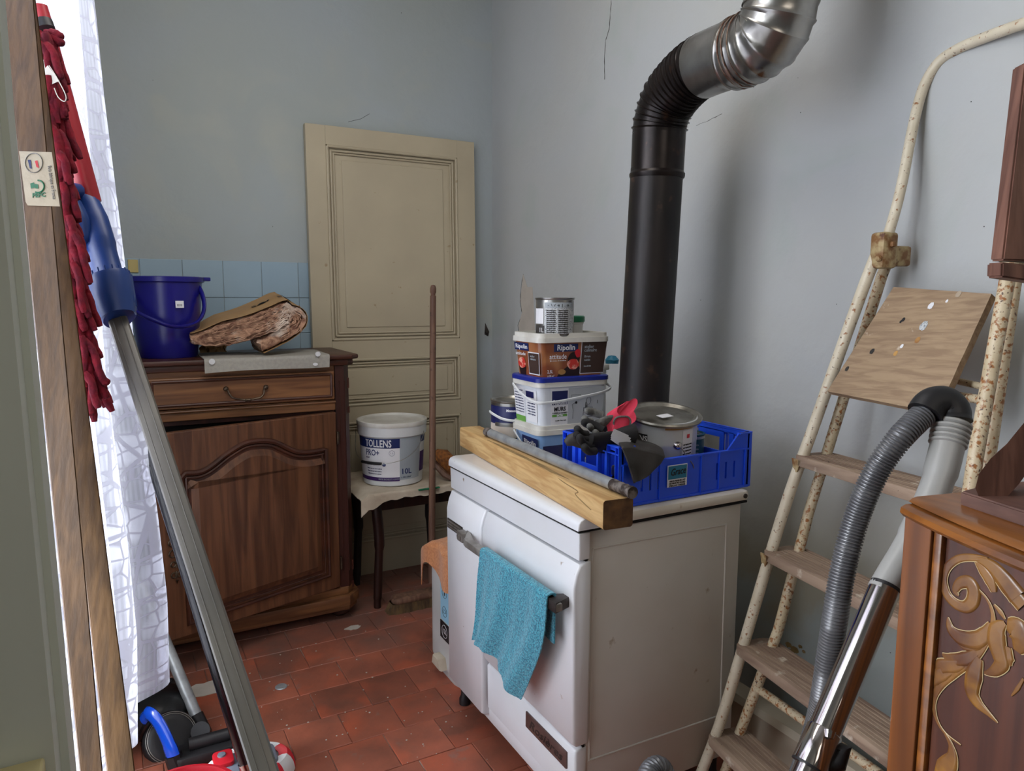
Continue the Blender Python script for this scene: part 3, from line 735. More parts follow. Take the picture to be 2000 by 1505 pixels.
for k in range(3): mb.text('Peinture mate pour murs et plafonds',.0075,wrap=wr_(PB,pr,ac-.62,.076-.011*k),w=.072-.004*k)
for k in range(4):
    a=ac-.86+.13*k
    mb.tube([Vector(wr_(PB,pr,a,.096)(Vector((x,y,0)))) for x,y in ((-.006,-.006),(.006,-.006),(.006,.006),(-.006,.006))],.0005,4,closed=True)
mb.tube([Vector(wr_(PB,pr,ac-.02,.143)(Vector((.0115*math.cos(t),.0115*math.sin(t),0)))) for t in [i*PI/8 for i in range(16)]],.0006,4,closed=True)
mb.text('1 L',.010,wrap=wr_(PB,pr,ac-.02,.143))
mb.build('small_print','navy_dark',pb,kind='stuff')
MB().text('\u25cf' if False else 'o',.02,wrap=wr_(PB,pr,ac-.27,.096),off=.003).build('seal','navy',pb)
W=[wr_(PB,lambda z:.147,ac+a,z,.004)(Vector((0,0,0))) for a,z in ((1.05,.222),(.98,.20),(.72,.155),(.35,.122),(.0,.108),(-.30,.102))]
MB().tube(spl(W,5),.0013,6).build('bail_wire','wire',pb,True)
W=[wr_(PB,lambda z:.150,ac+a,z,.004)(Vector((0,0,0))) for a,z in ((-1.75,.222),(-1.7,.19),(-1.5,.15),(-1.25,.125),(-.95,.108))]
MB().tube(spl(W,5),.0013,6).build('bail_wire','wire',pb,True)
MB().tube([wr_(PB,lambda z:.147,ac+a,.1035,.006)(Vector((0,0,0))) for a in (-.95,-.8,-.65,-.5,-.3)],.0062,10).build('bail_grip','rubber_black',pb,True)
# hand brush lying behind, on the table
hb=thing('hand_brush','orange-bristled hand brush resting on the stained table cloth','brush',(1.2,2.83,TZ+.02))
A=onY(852,884,2.80); B=onY(893,925,2.72)
mb=MB(); mb.tube([A+Vector((0,0,-.004)),A.lerp(B,.3)+Vector((.0,0,.012)),A.lerp(B,.7)+Vector((0,0,.012)),B],[.022,.034,.034,.025],14); mb.build('bristles','bristle_orange',hb,True,jit=.0015)
mb=MB(); d=Vector((-.012,-.01,-.04)); mb.tube([A+d,A.lerp(B,.5)+d,B+d+Vector((.05,0,-.012))],[.013,.017,.013],8,flat=1.6); mb.build('back','broom_wood',hb,True)
# broom
bt=onY(846,556,2.70); br_=thing('broom','old wooden broom standing in front of the loose door','broom',(1.12,2.66,0))
b0=Vector((1.075,2.655,.10)); ax=(bt-b0).normalized()
mb=MB(); P=[b0,bt-ax*.045,bt-ax*.042,bt-ax*.036,bt-ax*.03,bt-ax*.014,bt-ax*.003,bt]
mb.tube(P,[.0145,.0125,.0095,.0095,.0125,.0125,.009,.004],14); mb.build('handle','broom_wood',br_,True)
hx0,hx1,hy=.905,1.20,2.675
mb=MB().prism(rrect(hx0,hx1,hy-.034,hy+.034,.03),.034,.062,'z',.010); mb.build('head','broom_wood',br_,True)
mb=MB()
def bri(u,v):
    a=2*PI*u; ex=.155; ey=.036; c_=math.cos(a); s_=math.sin(a); k=1/((abs(c_)**6+abs(s_)**6)**(1/6))
    z=.038*(1-v); fl_=1+.10*v+.05*math.sin(u*150)*v
    return Vector(((hx0+hx1)/2+ex*c_*k*.97*fl_,hy+ey*s_*k*fl_*.95,z+.004*math.sin(u*97)*v*(1 if v<1 else 0)))
mb.grid(bri,160,6).build('bristles','bristle',br_,True,angle=80)
# ------------------------------------------------------------------ pedal bin with an orange cloth
bn=thing('pedal_bin','white pedal bin with pale blue sticker between cooker and broom','bin',(1.0,2.12,0))
BC=(1.03,2.12,0)
def bp_(z): return (.118+.010*z/.4)
mb=MB(); mb.prism(rrect(.897,1.15,1.975,2.262,.06,7),.03,.384,'z',.012)
mb.build('body','bin_white',bn,True,angle=40)
MB().prism(rrect(.905,1.145,1.985,2.25,.06,7),.0,.03,'z',.004).build('base_ring','bin_white',bn,True)
MB().prism(rrect(.893,1.154,1.97,2.266,.062,7),.385,.428,'z',.02).build('lid','bin_white',bn,True,angle=50)
MB().prism([(2.085,.035),(2.16,.035),(2.15,.07),(2.10,.072)],.868,.905,'x',.008).build('pedal','stained_cloth',bn,True)
MB().box(.8955,.898,2.02,2.135,.20,.375).build('blue_sticker','sticker_sky',bn)
MB().box(.8945,.8975,2.04,2.137,.135,.195).build('black_sticker','black_ink',bn)
mb=MB()
XM=frame((.8945,2.10,.165),(0,-1,0),(0,0,1))
mb.text('12L',.022,XM); mb.tube([XM@Vector((.022*math.cos(a),.022*math.sin(a),0)) for a in [i*PI/8 for i in range(16)]],.0007,4,closed=True)
mb.build('lettering','white_label',bn)
mb=MB()
for z in (.35,.30,.235):
    M_=frame((.895,2.10,z),(0,-1,0),(0,0,1)); mb.tube([M_@Vector((.018*math.cos(a),.018*math.sin(a),0)) for a in [i*PI/8 for i in range(16)]],.0007,4,closed=True)
    if z>.35: mb.text('|||',.018,M_)
    elif z>.28: mb.text('T',.024,M_,off=.002)
    else: mb.tube([M_@Vector((.012*math.cos(a),.006*math.sin(a),0)) for a in [i*PI/6 for i in range(12)]],.0007,4,closed=True)
mb.build('pictograms','black_ink',bn)
oc=thing('orange_cloth','orange microfibre cloth draped over the white pedal bin','cloth',(1.0,2.15,.428))
def och(u,v):
    # u along y (from far to near), v from inside over the edge down the left side
    y=2.285-.26*u; 
    if v<.45: x=1.10-.21*(v/.45); z=.437+.004*math.sin(u*5+v*9)+.025*math.sin(PI*min(1,u*.9+.1))*(1-v)
    else:
        d=(v-.45)/.55; x=.885-.008*math.sin(u*9); L_=.075+.03*u+(.045*(1-u/.12) if u<.12 else 0)-.02*math.sin(u*6); z=.437+.004*math.sin(u*5+4)-d*L_
    if u<.3: z-=((.3-u)/.3)**2*.05*(1 if v>.3 else v/.3)
    return Vector((x,y,z+.003*noise.noise(Vector((u*9,v*9,0)))))
MB().grid(och,40,40,.003).build('fabric','cloth_orange',oc,True,angle=70)
# ------------------------------------------------------------------ cooker
SX,SY0,SY1=.854,1.251,1.951; ZL=.80
st=thing('cooker','white enamel solid fuel cooker with drawer, doors and a bar handle','cooker',(1.1,1.6,0))
MB().box(SX+.03,1.352,SY0+.006,SY1-.006,.085,.768,.006).build('body','enamel_side',st,True)
mb=MB()
a,b=.895,1.302
for p,q in (((a,.215),(b+.006,.205)),((b+.006,.205),(b,.718)),((b,.718),(a,.724)),((a,.724),(a,.215))): mb.tube([(p[0],SY0+.0065,p[1]),(q[0],SY0+.0065,q[1])],.0028,8)
mb.build('side_pressing','enamel_side',st,True)
# lid: shallow pressed lid with rounded front edge
mb=MB()
pts=rrect(SX+.03,1.372,SY0-.004,SY1+.002,.014,4)
mb.prism(pts,.7725,.7995,'z',.010)
mb.build('lid','enamel_lid',st,True,angle=40)
mb=MB(); mb.prism([(SX-.0048,.773),(SX-.0048,.783),(SX-.0035,.790),(SX+.001,.796),(SX+.010,.7998),(SX+.022,.8004),(SX+.13,.8004),(SX+.13,.773)],SY0-.0045,SY1+.0025,'y',.003); mb.build('lid_front_edge','enamel',st,True,angle=50)
MB().lathe([(0,.0),(.006,.0),(.006,.003),(0,.004)],(1.352,SY0-.0045,.787),12,M=Matrix.Rotation(PI/2,4,'X')).build('hinge_screw','dark_metal',st,True)
MB().box(SX,1.365,SY0,SY1,.7675,.7725).build('lid_gap_shade','shade_black',st)  # black slab painting the shade in the seam under the lid
MB().prism([(SX+.002,.704),(SX+.0,.766),(SX+.03,.766),(SX+.03,.704)],SY0,SY1,'y',.003).build('fascia','enamel',st,True,angle=50)
def fpanel(nm,y0,y1,z0,z1,top=True):
    xo=SX-.012
    if top: poly=[(xo+.012,z0),(xo+.001,z0+.01),(xo-.003,z1-.055),(xo+.004,z1-.025),(xo+.014,z1-.002),(xo+.03,z1),(xo+.045,z1),(xo+.045,z0)]
    else: poly=[(xo+.014,z0),(xo+.012,z1-.006),(xo+.018,z1),(xo+.045,z1),(xo+.045,z0)]
    return MB().prism(poly,y0,y1,'y',.006).build(nm,'enamel',st,True,angle=50)
lp=fpanel('left_panel',1.712,SY1-.003,.088,.698)
od=fpanel('oven_door',SY0-.003,1.704,.264,.698)
dw=fpanel('drawer',SY0+.003,1.704,.122,.254,False)
MB().box(SX+.012,SX+.03,SY0,SY1-.006,.07,.118,.003).build('plinth','enamel',st,True)
mb=MB().box(SX+.022,SX+.028,SY0+.006,SY1-.008,.08,.765); mb.build('door_gap_shade','shade_black',st)  # black sheet painting the shade between the front panels
# name plate
y0p,y1p=1.285,1.475
MB().box(SX-.004,SX+.004,y0p,y1p,.190,.232,.0015).build('name_plate','plate_brown',dw,True)
MB().text('Rosi\u00e8res',.030,frame((SX-.0045,(y0p+y1p)/2,.209),(0,-1,0),(0,0,1)),w=.155,shear=.3,off=.0004).build('lettering','dark_metal',dw)
# vent grille
mb=MB(); gx=SX-.0155
mb.box(gx-.0015,gx+.004,1.828,1.936,.585,.615,.001); mb.build('vent_grille','dark_metal',lp)
mb=MB()
for k in range(26):
    y=1.832+k*.0040
    for r in range(3): mb.box(gx-.0032,gx-.001,y,y+.0022,.589+.0085*r,.5945+.0085*r)
mb.build('vent_fin','handle_metal',lp)
# latch block and bar handle
mb=MB().box(gx-.022,gx+.002,1.785,1.825,.583,.612,.004).box(gx-.028,gx-.004,1.79,1.80,.590,.606,.003)
mb.lathe([(0,0),(.006,0),(.006,.004),(0,.004)],(gx-.022,1.808,.598),10,M=Matrix.Rotation(-PI/2,4,'Y')); mb.build('latch','handle_metal',lp,True)
HXb=SX-.050
mb=MB()
mb.prism([(HXb-.006,1.735),(HXb+.008,1.745),(gx,1.80),(gx,1.770),(HXb+.012,1.715),(HXb+.008,1.25),(HXb-.008,1.25),(HXb-.008,1.72)],.598,.617,'z',.003)
mb.build('bar_handle','handle_metal',od,True,angle=40)
MB().prism([(HXb-.009,1.25),(HXb-.009,1.285),(HXb+.004,1.305),(gx+.002,1.29),(gx+.002,1.266)],.594,.620,'z',.004).build('handle_bracket','dark_metal',od,True,angle=40)
for x,y in ((.89,1.93),(.89,1.29),(1.32,1.29),(1.32,1.93)): MB().lathe([(0,0),(.018,0),(.018,.02),(.012,.03),(.012,.088),(0,.088)],(x,y,0),14).build('foot','rubber_black',st,True)
# teal towel over the bar
tw=thing('towel','turquoise terry towel hanging over the cooker handle bar','towel',(HXb,1.47,.62))
tl=onX(941,1074,HXb-.008); tr_=onX(1072,1142,HXb-.008); bl_=onX(921,1251,HXb-.012); br2=onX(1014,1352,HXb-.012)
def twl(u,v):
    # v 0: back hem (short, behind the bar) .. .22 over the bar .. 1 front hem
    top=tl.lerp(tr_,u); bot=bl_.lerp(br2,u)
    zt=.6235; yt=top.y
    if v<.18:
        d=1-v/.18; return Vector((HXb+.014+.004*math.sin(u*11),yt,zt-.004-d*.11))
    if v<.26:
        a=PI*(v-.18)/.08; return Vector((HXb+.013*math.cos(a),yt,zt+.006*math.sin(a)))
    d=(v-.26)/.74
    y=yt+(bot.y-yt)*(d**(1.1+.9*u))+.006*math.sin(d*7+u*3)*d
    hem=bot.z+.022*math.sin(u*PI*1.3)
    z=zt-(zt-hem)*d
    x=HXb-.0135-.006*d+(.010*math.sin(u*12+1.2*d)+.004*math.sin(u*27))*(.25+.75*d)
    return Vector((x+.0016*noise.noise(Vector((u*40,v*50,0))),y,z))
MB().grid(twl,70,90,.0035).build('terry_cloth','towel_teal',tw,True,angle=80)
# ------------------------------------------------------------------ timber beam and steel tube on the lid
BZ=.8005
q0=Vector((.889,1.160,BZ)); q1=Vector((.977,2.065,BZ)); bd=(q1-q0).normalized()
BMx=frame(q0,Vector((bd.y,-bd.x,0)),bd)   # local x across to the right, y along, z up
BW,BH=.072,.063; L_=(q1-q0).length
bm_=thing('timber_beam','pale yellow square timber beam lying across the front of the cooker','beam',q0)
prf=rrect(-BW/2,BW/2,0,BH,.006,3)
mb=MB(BMx); vv=[(a,0,b) for a,b in prf]+[(a,L_,b) for a,b in prf]; k=len(prf); mb._add(vv,[(i,(i+1)%k,k+(i+1)%k,k+i) for i in range(k)]+[tuple(range(k,2*k))]); mb.build('timber','beam_wood',bm_,True,angle=30)
mb=MB(BMx); mb._add([(a,-.0006,b) for a,b in prf],[tuple(range(k))]); mb.build('end_grain','beam_end',bm_)
mb=MB(BMx)
mb.prism([(-.020,.18),(-.014,.34),(-.020,.52),(-.028,.66),(-.031,.55),(-.027,.40),(-.028,.25)],BH-.001,BH+.0006,'z')
mb.build('bark_scar','beam_scar',bm_)
mb=MB(BMx); mb.tube(spl([(-BW/2-.0003,.05,.03),(-BW/2-.0003,.12,.045),(-BW/2-.0003,.11,.055),(-BW/2,.18,BH-.004),(-.026,.3,BH+.0003),(-.02,.5,BH+.0003),(-.03,.68,BH+.0002)],5),.0011,5); mb.build('crack','beam_scar',bm_)
tz=BZ+BH+.0135
tbz=thing('steel_tube','grey steel tube with a burnt end resting on the timber beam','tube',(.93,1.14,tz))
t0=onZ(1236,962,tz); t1=onZ(952,843,tz); 
d=(t1-t0)
MB().tube([t0+d*.10,t0+d*.11,t1-d*.03,t1],.0128,18).build('tube_wall','galvanised',tbz,True)
MB().tube([t0+d*(.10*k/9) for k in range(10)],[.0128+random.uniform(-.0012,.001) for _ in range(10)],16).build('burnt_end','scorched',tbz,True)
MB().tube([t1-d*.035+d*.04*k/4 for k in range(5)],[.0133,.0138,.0133,.014,.0135],16).build('crusted_end','scorched',tbz,True)
# ------------------------------------------------------------------ blue crate
K0,K1,J0,J1=.982,1.386,1.272,1.506; CZ=.8015; CH=.142
cr_=thing('crate','blue plastic crate on the cooker filled with cans and gloves','crate',((K0+K1)/2,(J0+J1)/2,CZ))
mb=MB().box(K0+.004,K1-.004,J0+.004,J1-.004,CZ,CZ+.004); mb.build('floor_plate','crate_blue',cr_)
def longside(y,sgn,nm):
    t=.005; mb=MB()
    lo=CZ; mid=CZ+.10; top=CZ+CH
    slots=[.060,.085,.110] if nm=='front' else [.06,.1]
    sx=sorted([K0+s for s in slots]+[K1-.05,K1-.078,K1-.108])
    e=[K0]+[v for s in sx for v in (s-.0032,s+.0032)]+[K1]
    z0,z1=CZ+.030,CZ+.072
    yy=(y,y+t*sgn) if sgn>0 else (y-t,y)
    mb.box(K0,K1,*yy,lo,z0).box(K0,K1,*yy,z1,mid)
    for a,b in zip(e[::2],e[1::2]): mb.box(a,b,*yy,z0,z1)
    for a,b,c_ in ((K0,K0+.035,K0+.075),(K1,K1-.035,K1-.075)): mb.prism([(a,mid),(a,top),(b,top),(c_,mid)],yy[0],yy[1],'y')
    mb.box(K0,K1,yy[0]-.003*1,yy[1]+.003,mid-.003,mid+.001)
    mb.box(K0-.002,K0+.036,yy[0]-.004,yy[1]+.004,top-.004,top); mb.box(K1-.036,K1+.002,yy[0]-.004,yy[1]+.004,top-.004,top)
    for x in (K0+.002,K0+.11,K0+.24,K0+.30,K1-.016): mb.box(x,x+.0022,y-.004*sgn,y,lo,mid)
    mb.box(K0,K1,*( (y-.003,y) if sgn>0 else (y,y+.003)),lo,lo+.006)
    return mb.build('long_side','crate_blue',cr_)
longside(J0,1,'front'); longside(J1,-1,'rear')
def shortside(x,sgn):
    mb=MB(); xx=(x,x+.005) if sgn>0 else (x-.005,x); L=J1-J0
    Y=lambda t:J1-L*t
    mb.box(*xx,J0,J1,CZ,CZ+.052).box(*xx,J0,J1,CZ+.128,CZ+CH)
    for a,b in ((0,.03),(.13,.18),(.24,.30),(.58,.64),(.72,.79),(.93,1)): mb.box(*xx,Y(b),Y(a),CZ+.05,CZ+.13)
    mb.box(*xx,Y(.58),Y(.30),CZ+.05,CZ+.075).box(*xx,Y(.58),Y(.30),CZ+.112,CZ+.13)
    mb.box(x-.010*sgn,x+.006*sgn,J0,J1,CZ+CH-.003,CZ+CH) if sgn>0 else mb.box(x-.006,x+.010,J0,J1,CZ+CH-.003,CZ+CH)
    ox=(x-.009,x) if sgn>0 else (x,x+.009)
    for z in (CZ+.050,CZ+.060,CZ+.122,CZ+.002): mb.box(*ox,J0,J1,z,z+.0025)
    for t in (0,.12,.235,.31,.58,.65,.72,.80,.94,.993): mb.box(*ox,Y(t)-.002,Y(t),CZ,CZ+(.06 if t not in (0,.235,.65,.80,.94,.993) else CH-.001))
    for t in (.09,.19,.29,.41,.5,.6,.7,.82): mb.box(x-.0008 if sgn>0 else x-.004,x+.004 if sgn>0 else x+.0008,Y(t)-.012,Y(t),CZ+.020,CZ+.045)
    mb.build('short_side','crate_blue',cr_)
shortside(K0,1); shortside(K1,-1)
pz=onY(1303,918,J0-.002)
MB().box(1.115,1.176,J0-.0045,J0-.0035,.833,.886,.0).build('paper_label','white_label',cr_)
MB().box(1.117,1.174,J0-.0052,J0-.004,.852,.884).build('label_field','cap_teal',cr_)
MB().text('Grace',.024,frame((1.146,J0-.0055,.869),(1,0,.06),(0,0,1)),w=.046,shear=.35,off=.0003).build('lettering','black_ink',cr_)
mb=MB()
for k,t in enumerate(('UNION PRIMEURS 1977','DISTRIBUE PAR 49 BORD','EMBALLAGE CONSIGNE')): mb.text(t,.006,frame((1.145,J0-.0055,.847-.0055*k),(1,0,.0),(0,0,1)),w=.050)
mb.build('lettering','black_ink',cr_)
# ------------------------------------------------------------------ cans inside the crate
def can(label,name,C0,r,h,body,lidm,par=None,cat='can',bead=True,group='tins and cans on the cooker'):
    t=thing(name,label,cat,C0,group)
    mb=MB(); p=[(0,0),(r*.97,0),(r,.004)]
    if bead: p+=[(r,h*.30),(r*1.012,h*.32),(r,h*.34),(r,h*.66),(r*1.012,h*.68),(r,h*.70)]
    p+=[(r,h-.006),(r+.0025,h-.004),(r+.003,h),(r-.002,h+.001),(r-.005,h-.003)]
    mb.lathe(p,C0,44).build('body',body,t,True,angle=50)
    MB().lathe([(r-.004,h-.004),(r-.010,h-.001),(r-.014,h-.006),(r-.020,h-.007),(0,h-.006)],C0,44).build('lid',lidm,t,True)
    return t
C1=(1.193,1.392,CZ+.005); r1,h1=.089,.172
bc_=can('large dented silver paint can with open rim in the blue crate','paint_can',C1,r1,h1,'tin_paint','tin_lid')
rf1=lambda z:r1
bc_.location.z+=.012; bc_.rotation_mode='QUATERNION'; bc_.rotation_quaternion=Matrix.Rotation(math.radians(7),3,R0).to_quaternion()
a1=math.atan2(-C1[1],-C1[0])
mb=MB(); mb.lathe([(r1+.004,h1-.003),(r1+.0055,h1+.002),(r1+.003,h1+.006),(r1-.004,h1+.006),(r1-.012,h1-.001),(r1-.02,h1+.0),(0,h1)],C1,44,M=Matrix.Rotation(.05,4,'X')); mb.build('loose_lid','tin_lid',bc_,True)
patch('ochre_drip','ochre_drip',bc_,C1,rf1,a1+.1,a1+1.2,h1-.014,h1-.002,.0026)
c=onZ(1295,815,C1[2]+h1+.004); MB().box(c.x-.017,c.x+.017,c.y-.012,c.y+.012,c.z+.0005,c.z+.0016,M=Matrix.Translation((0,0,0))).build('paper_tag','white_label',bc_)
patch('black_label','black_ink',bc_,C1,rf1,a1-1.3,a1-.36,.118,.142,.001)
MB().text('TOLLENS',.020,wrap=wr_(C1,rf1,a1-.78,.130,.0018),w=.075,off=.0003).build('lettering','white_label',bc_)
patch('side_label','white_label',bc_,C1,rf1,a1+.62,a1+1.0,.02,.155,.001)
mb=MB()
for k in range(11): mb.text('mode d emploi et precaution',.006,wrap=wr_(C1,rf1,a1+.81,.118-.008*k,.0016),w=.028)
mb.build('small_print','black_ink',bc_,kind='stuff')
patch('red_spot','red_plastic',bc_,C1,rf1,a1+.76,a1+.86,.134,.144,.0018,1)
W_=wr_(C1,rf1,a1+.47,.118,.0)
mb=MB(); pq=W_(Vector((0,0,.0))); nrm_=(Vector(pq)-Vector((C1[0],C1[1],pq[2]))).normalized()
mb.lathe([(0,.010),(.006,.009),(.009,.006),(.011,.0)],pq,16,M=nrm_.to_track_quat('Z','Y').to_matrix().to_4x4()); mb.build('bail_ear','chrome',bc_,True)
MB().tube([Vector(pq)+nrm_*.008,Vector(pq)+nrm_*.012+Vector((.01,0,-.008)),Vector(pq)+nrm_*.030+Vector((.035,0,-.045)),Vector(pq)+nrm_*.03+Vector((.055,.01,-.085))],.0014,6).build('bail_wire','wire',bc_,True)
C2=(1.334,1.438,CZ+.005); sc_=can('small dark teal paint tin behind the large can in the crate','paint_tin',C2,.042,.112,'teal_tin','tin_lid',bead=False)
rf2=lambda z:.042; a2=math.atan2(-C2[1],-C2[0])
patch('silver_rim','tin',sc_,C2,rf2,a2-1.5,a2+1.5,.100,.108,.001,1); patch('pale_label','pale_green',sc_,C2,rf2,a2-.6,a2+1.3,.02,.055,.001,1)
mb=MB()
for k in range(3): mb.text('lasure bois satin',.008,wrap=wr_(C2,rf2,a2+.1,.085-.011*k,.0012),w=.05)
mb.build('small_print','label_grey',sc_,kind='stuff')
C2b=(1.16,1.535,CZ+.005); can('small white-capped bottle peeping out behind the large silver can','bottle',(1.176,1.496,CZ+.005),.0175,.182,'white_plastic','lid_white',bead=False)
sb=thing('paint_brush','yellow-handled brush standing inside the near end of the crate','brush',(1.01,1.32,CZ+.005))
MB().box(1.0,1.03,1.31,1.335,CZ+.005,CZ+.06,.003).build('bristles','bristle',sb)
MB().box(1.0,1.03,1.308,1.337,CZ+.06,CZ+.085,.004).build('ferrule','galvanised',sb)
MB().box(1.008,1.024,1.314,1.331,CZ+.085,CZ+.118,.005).build('handle','yellow_brush',sb,True)
# ------------------------------------------------------------------ gloves and dark apron over the crate
def cloth_patch(name,label,cat,quads,m,nu,nv,amp,fr,th,grp=None,seed=0,part='fabric'):
    t=thing(name,label,cat,quads[0][0],grp); return t
def glove(name,label,base,dirn,side,up,m_palm,m_cuff,scl=1,curl=.5,grp='work gloves heaped on the crate',flare=1.0):
    t=thing(name,label,'glove',base,grp)
    M=frame(base,dirn,side)  # x toward the fingers, y across, z up
    MB(M).tube([(-.055*scl,0,.004),(-.03*scl,0,.003),(0,0,0)],[.040*scl*flare,.036*scl*flare,.033*scl],16,flat=.55,caps=True).build('cuff',m_cuff,t,True,angle=70,jit=.0012)
    mb=MB(M); mb.tube([(-.012*scl,0,0),(.02*scl,0,.004),(.05*scl,0,.006),(.072*scl,0,.003)],[.032*scl,.038*scl,.040*scl,.034*scl],16,flat=.42); mb.build('palm',m_palm,t,True,angle=70,jit=.001)
    for k in range(4):
        y=(-.028+.0185*k)*scl; l=(.052,.062,.058,.044)[k]*scl; c_=curl*(1+.25*math.sin(k*2))
        P=[(.062*scl,y,.003),(.062*scl+l*.4,y*1.1,.004-l*.15*c_),(.062*scl+l*.75,y*1.15,-l*.5*c_),(.062*scl+l*.95,y*1.15,-l*.9*c_)]
        MB(M).tube(spl(P,3),[.0105*scl]*8+[.009*scl,.004*scl],10).build('finger',m_palm,t,True,angle=80)
    MB(M).tube(spl([(.015*scl,.032*scl,0),(.035*scl,.052*scl,.0),(.055*scl,.060*scl,-.004),(.07*scl,.058*scl,-.01)],3),[.013*scl]*7+[.011*scl,.009*scl,.004*scl],10).build('thumb',m_palm,t,True,angle=80)
    return t
gp=onY(1222,812,1.37)
glove('work_glove','grey-palmed work glove with bright pink cuff leaning on the large can',onY(1195,822,1.38),(-1,-.12,-.14),(0,.8,.6),None,'glove_grey','glove_pink',.76,.5)
t=thing('pink_glove','bright pink glove cuff bunched beside the large can lid','glove',gp,'work gloves heaped on the crate')
def pk(u,v):
    a=2*PI*u; c0=onY(1228,802,1.355); c1=onY(1180,838,1.365); c2=onY(1204,868-.0,1.335)
    p=c0.lerp(c1,v) if v<.7 else c0.lerp(c1,.7).lerp(c2,(v-.7)/.3*.5)
    r=.026*(1-.35*v)*(1+.28*math.sin(a*3+v*3)+.15*math.sin(a*5))
    return p+Vector((r*math.cos(a)*.9,r*math.sin(a)*.5,r*math.sin(a)*.95+.35*r*math.cos(a)))
MB().grid(pk,36,16).build('cuff','glove_pink',t,True,angle=80)
def pk2(u,v):
    a=2*PI*u; p=onY(1214,828,1.325).lerp(onY(1207,858,1.318),v); r=.021*(1+.12*math.sin(a*3))*(1-.25*v)
    return p+Vector((r*math.cos(a),-.004*math.cos(a),r*math.sin(a)))
MB().grid(pk2,26,6).build('cuff_opening','glove_pink',t,True,angle=80)
MB().tube([pk2(k/26,0)+Vector((0,-.002,0)) for k in range(26)],.0022,6,closed=True).build('hem','glove_grey',t,True)
gb=glove('work_glove','black work glove with grey fingertips lying over the crate rim',onY(1196,858,1.325),(-1,.1,-.02),(0.1,.75,.65),None,'glove_black','glove_black',.88,.7,flare=1.3)
tg=onY(1212,856,1.30)
mb=MB(); 
for k,(dx,dz,rt) in enumerate(((0,0,.0),(.004,-.008,.25),(.012,-.014,.4))):
    M_=frame(onY(1195,846+4*k,1.296-.001*k),(1,-.05,-.55-.12*k),(.45,0,1)); mb._add([M_@Vector(q) for q in ((0,-.006,0),(.052,-.002,0),(.055,.016,0),(.0,.012,0))],[(0,1,2,3)])
mb.build('care_labels','paper_white',gb)
la=thing('leather_gauntlet','large dark leather gauntlet cuff hanging over the crate front','glove',onY(1230,900,1.262),'work gloves heaped on the crate')
Q=[[onY(1196,853,1.345),onY(1225,850,1.345),onY(1262,858,1.352),onY(1285,868,1.345)],
   [onY(1206,862,1.302),onY(1235,862,1.302),onY(1270,867,1.302),onY(1293,878,1.30)],
   [onY(1213,871,1.262),onY(1240,873,1.262),onY(1274,880,1.262),onY(1297,892,1.264)],
   [onY(1227,905,1.253),onY(1246,905,1.253),onY(1270,912,1.256),onY(1290,906,1.260)],
   [onY(1240,943,1.250),onY(1250,940,1.250),onY(1262,930,1.252),onY(1277,920,1.256)]]
def lth(u,v):
    a=v*4; i=min(3,int(a)); f=a-i; b=u*3; j=min(2,int(b)); g_=b-j
    p=(Q[i][j].lerp(Q[i][j+1],g_)).lerp(Q[i+1][j].lerp(Q[i+1][j+1],g_),f)
    return p+Vector((0,-.004*math.sin(u*7+v*3),.003*math.sin(u*9)*(1-v)))
MB().grid(lth,30,30,.004).build('cuff','leather_dark',la,True,angle=80)
glp=onY(1170,868,1.35)
MB().tube(spl([onY(1283,870,1.36),onY(1240,862,1.365),onY(1195,868,1.36),onY(1150,862,1.35),onY(1120,858,1.36),onY(1105,866,1.37)],4),[.022,.024,.025,.026,.026,.026,.025,.025,.024,.023,.022,.021,.02,.019,.018,.017,.016,.014,.012,.010,.007],12,flat=.6).build('hand_part','leather_dark',la,True,jit=.001)
# ------------------------------------------------------------------ stacked paint tubs behind the crate
TR=math.radians(-1.5); TX,TY=1.006,1.686; TW,TD=.243,.172
def tub(label,zb,h,body,lidm,dx=0,dy=0,rot=0,inner='lid_white',ledge=.012):
    a=TR+rot; M=Matrix.Translation((TX+dx,TY+dy,zb))@Matrix.Rotation(a,4,'Z')
    t=thing('paint_tub',label,'paint tub',M@Vector((TW/2,TD/2,0)),'paint tubs stacked on the cooker')
    mb=MB(M); n=5
    lo=rrect(.016,TW-.016,.014,TD-.014,.022,n); hi=rrect(.006,TW-.006,.006,TD-.006,.022,n); k=len(lo)
    mb._add([(x,y,0) for x,y in lo]+[(x,y,h-.020) for x,y in hi],[tuple(range(k))[::-1]]+[(i,(i+1)%k,k+(i+1)%k,k+i) for i in range(k)])
    mb.build('body',body,t,True,angle=35)
    mb=MB(M); a1=rrect(0,TW,0,TD,.024,n); a2=rrect(.004,TW-.004,.004,TD-.004,.022,n); a3=rrect(.014,TW-.014,.014,TD-.014,.016,n)
    R=[(a1,h-.026),(a1,h-.012),(a2,h-.012),(a2,h),(a3,h),(a3,h-.010)]; vv=[];ff=[]
    for lp_,z in R: vv+=[(x,y,z) for x,y in lp_]
    for r in range(len(R)-1): ff+=[(r*k+i,r*k+(i+1)%k,(r+1)*k+(i+1)%k,(r+1)*k+i) for i in range(k)]
    ff.append(tuple(range((len(R)-1)*k,len(R)*k))); mb._add(vv,ff); mb.build('lid',lidm,t,True,angle=35)
    return t,M
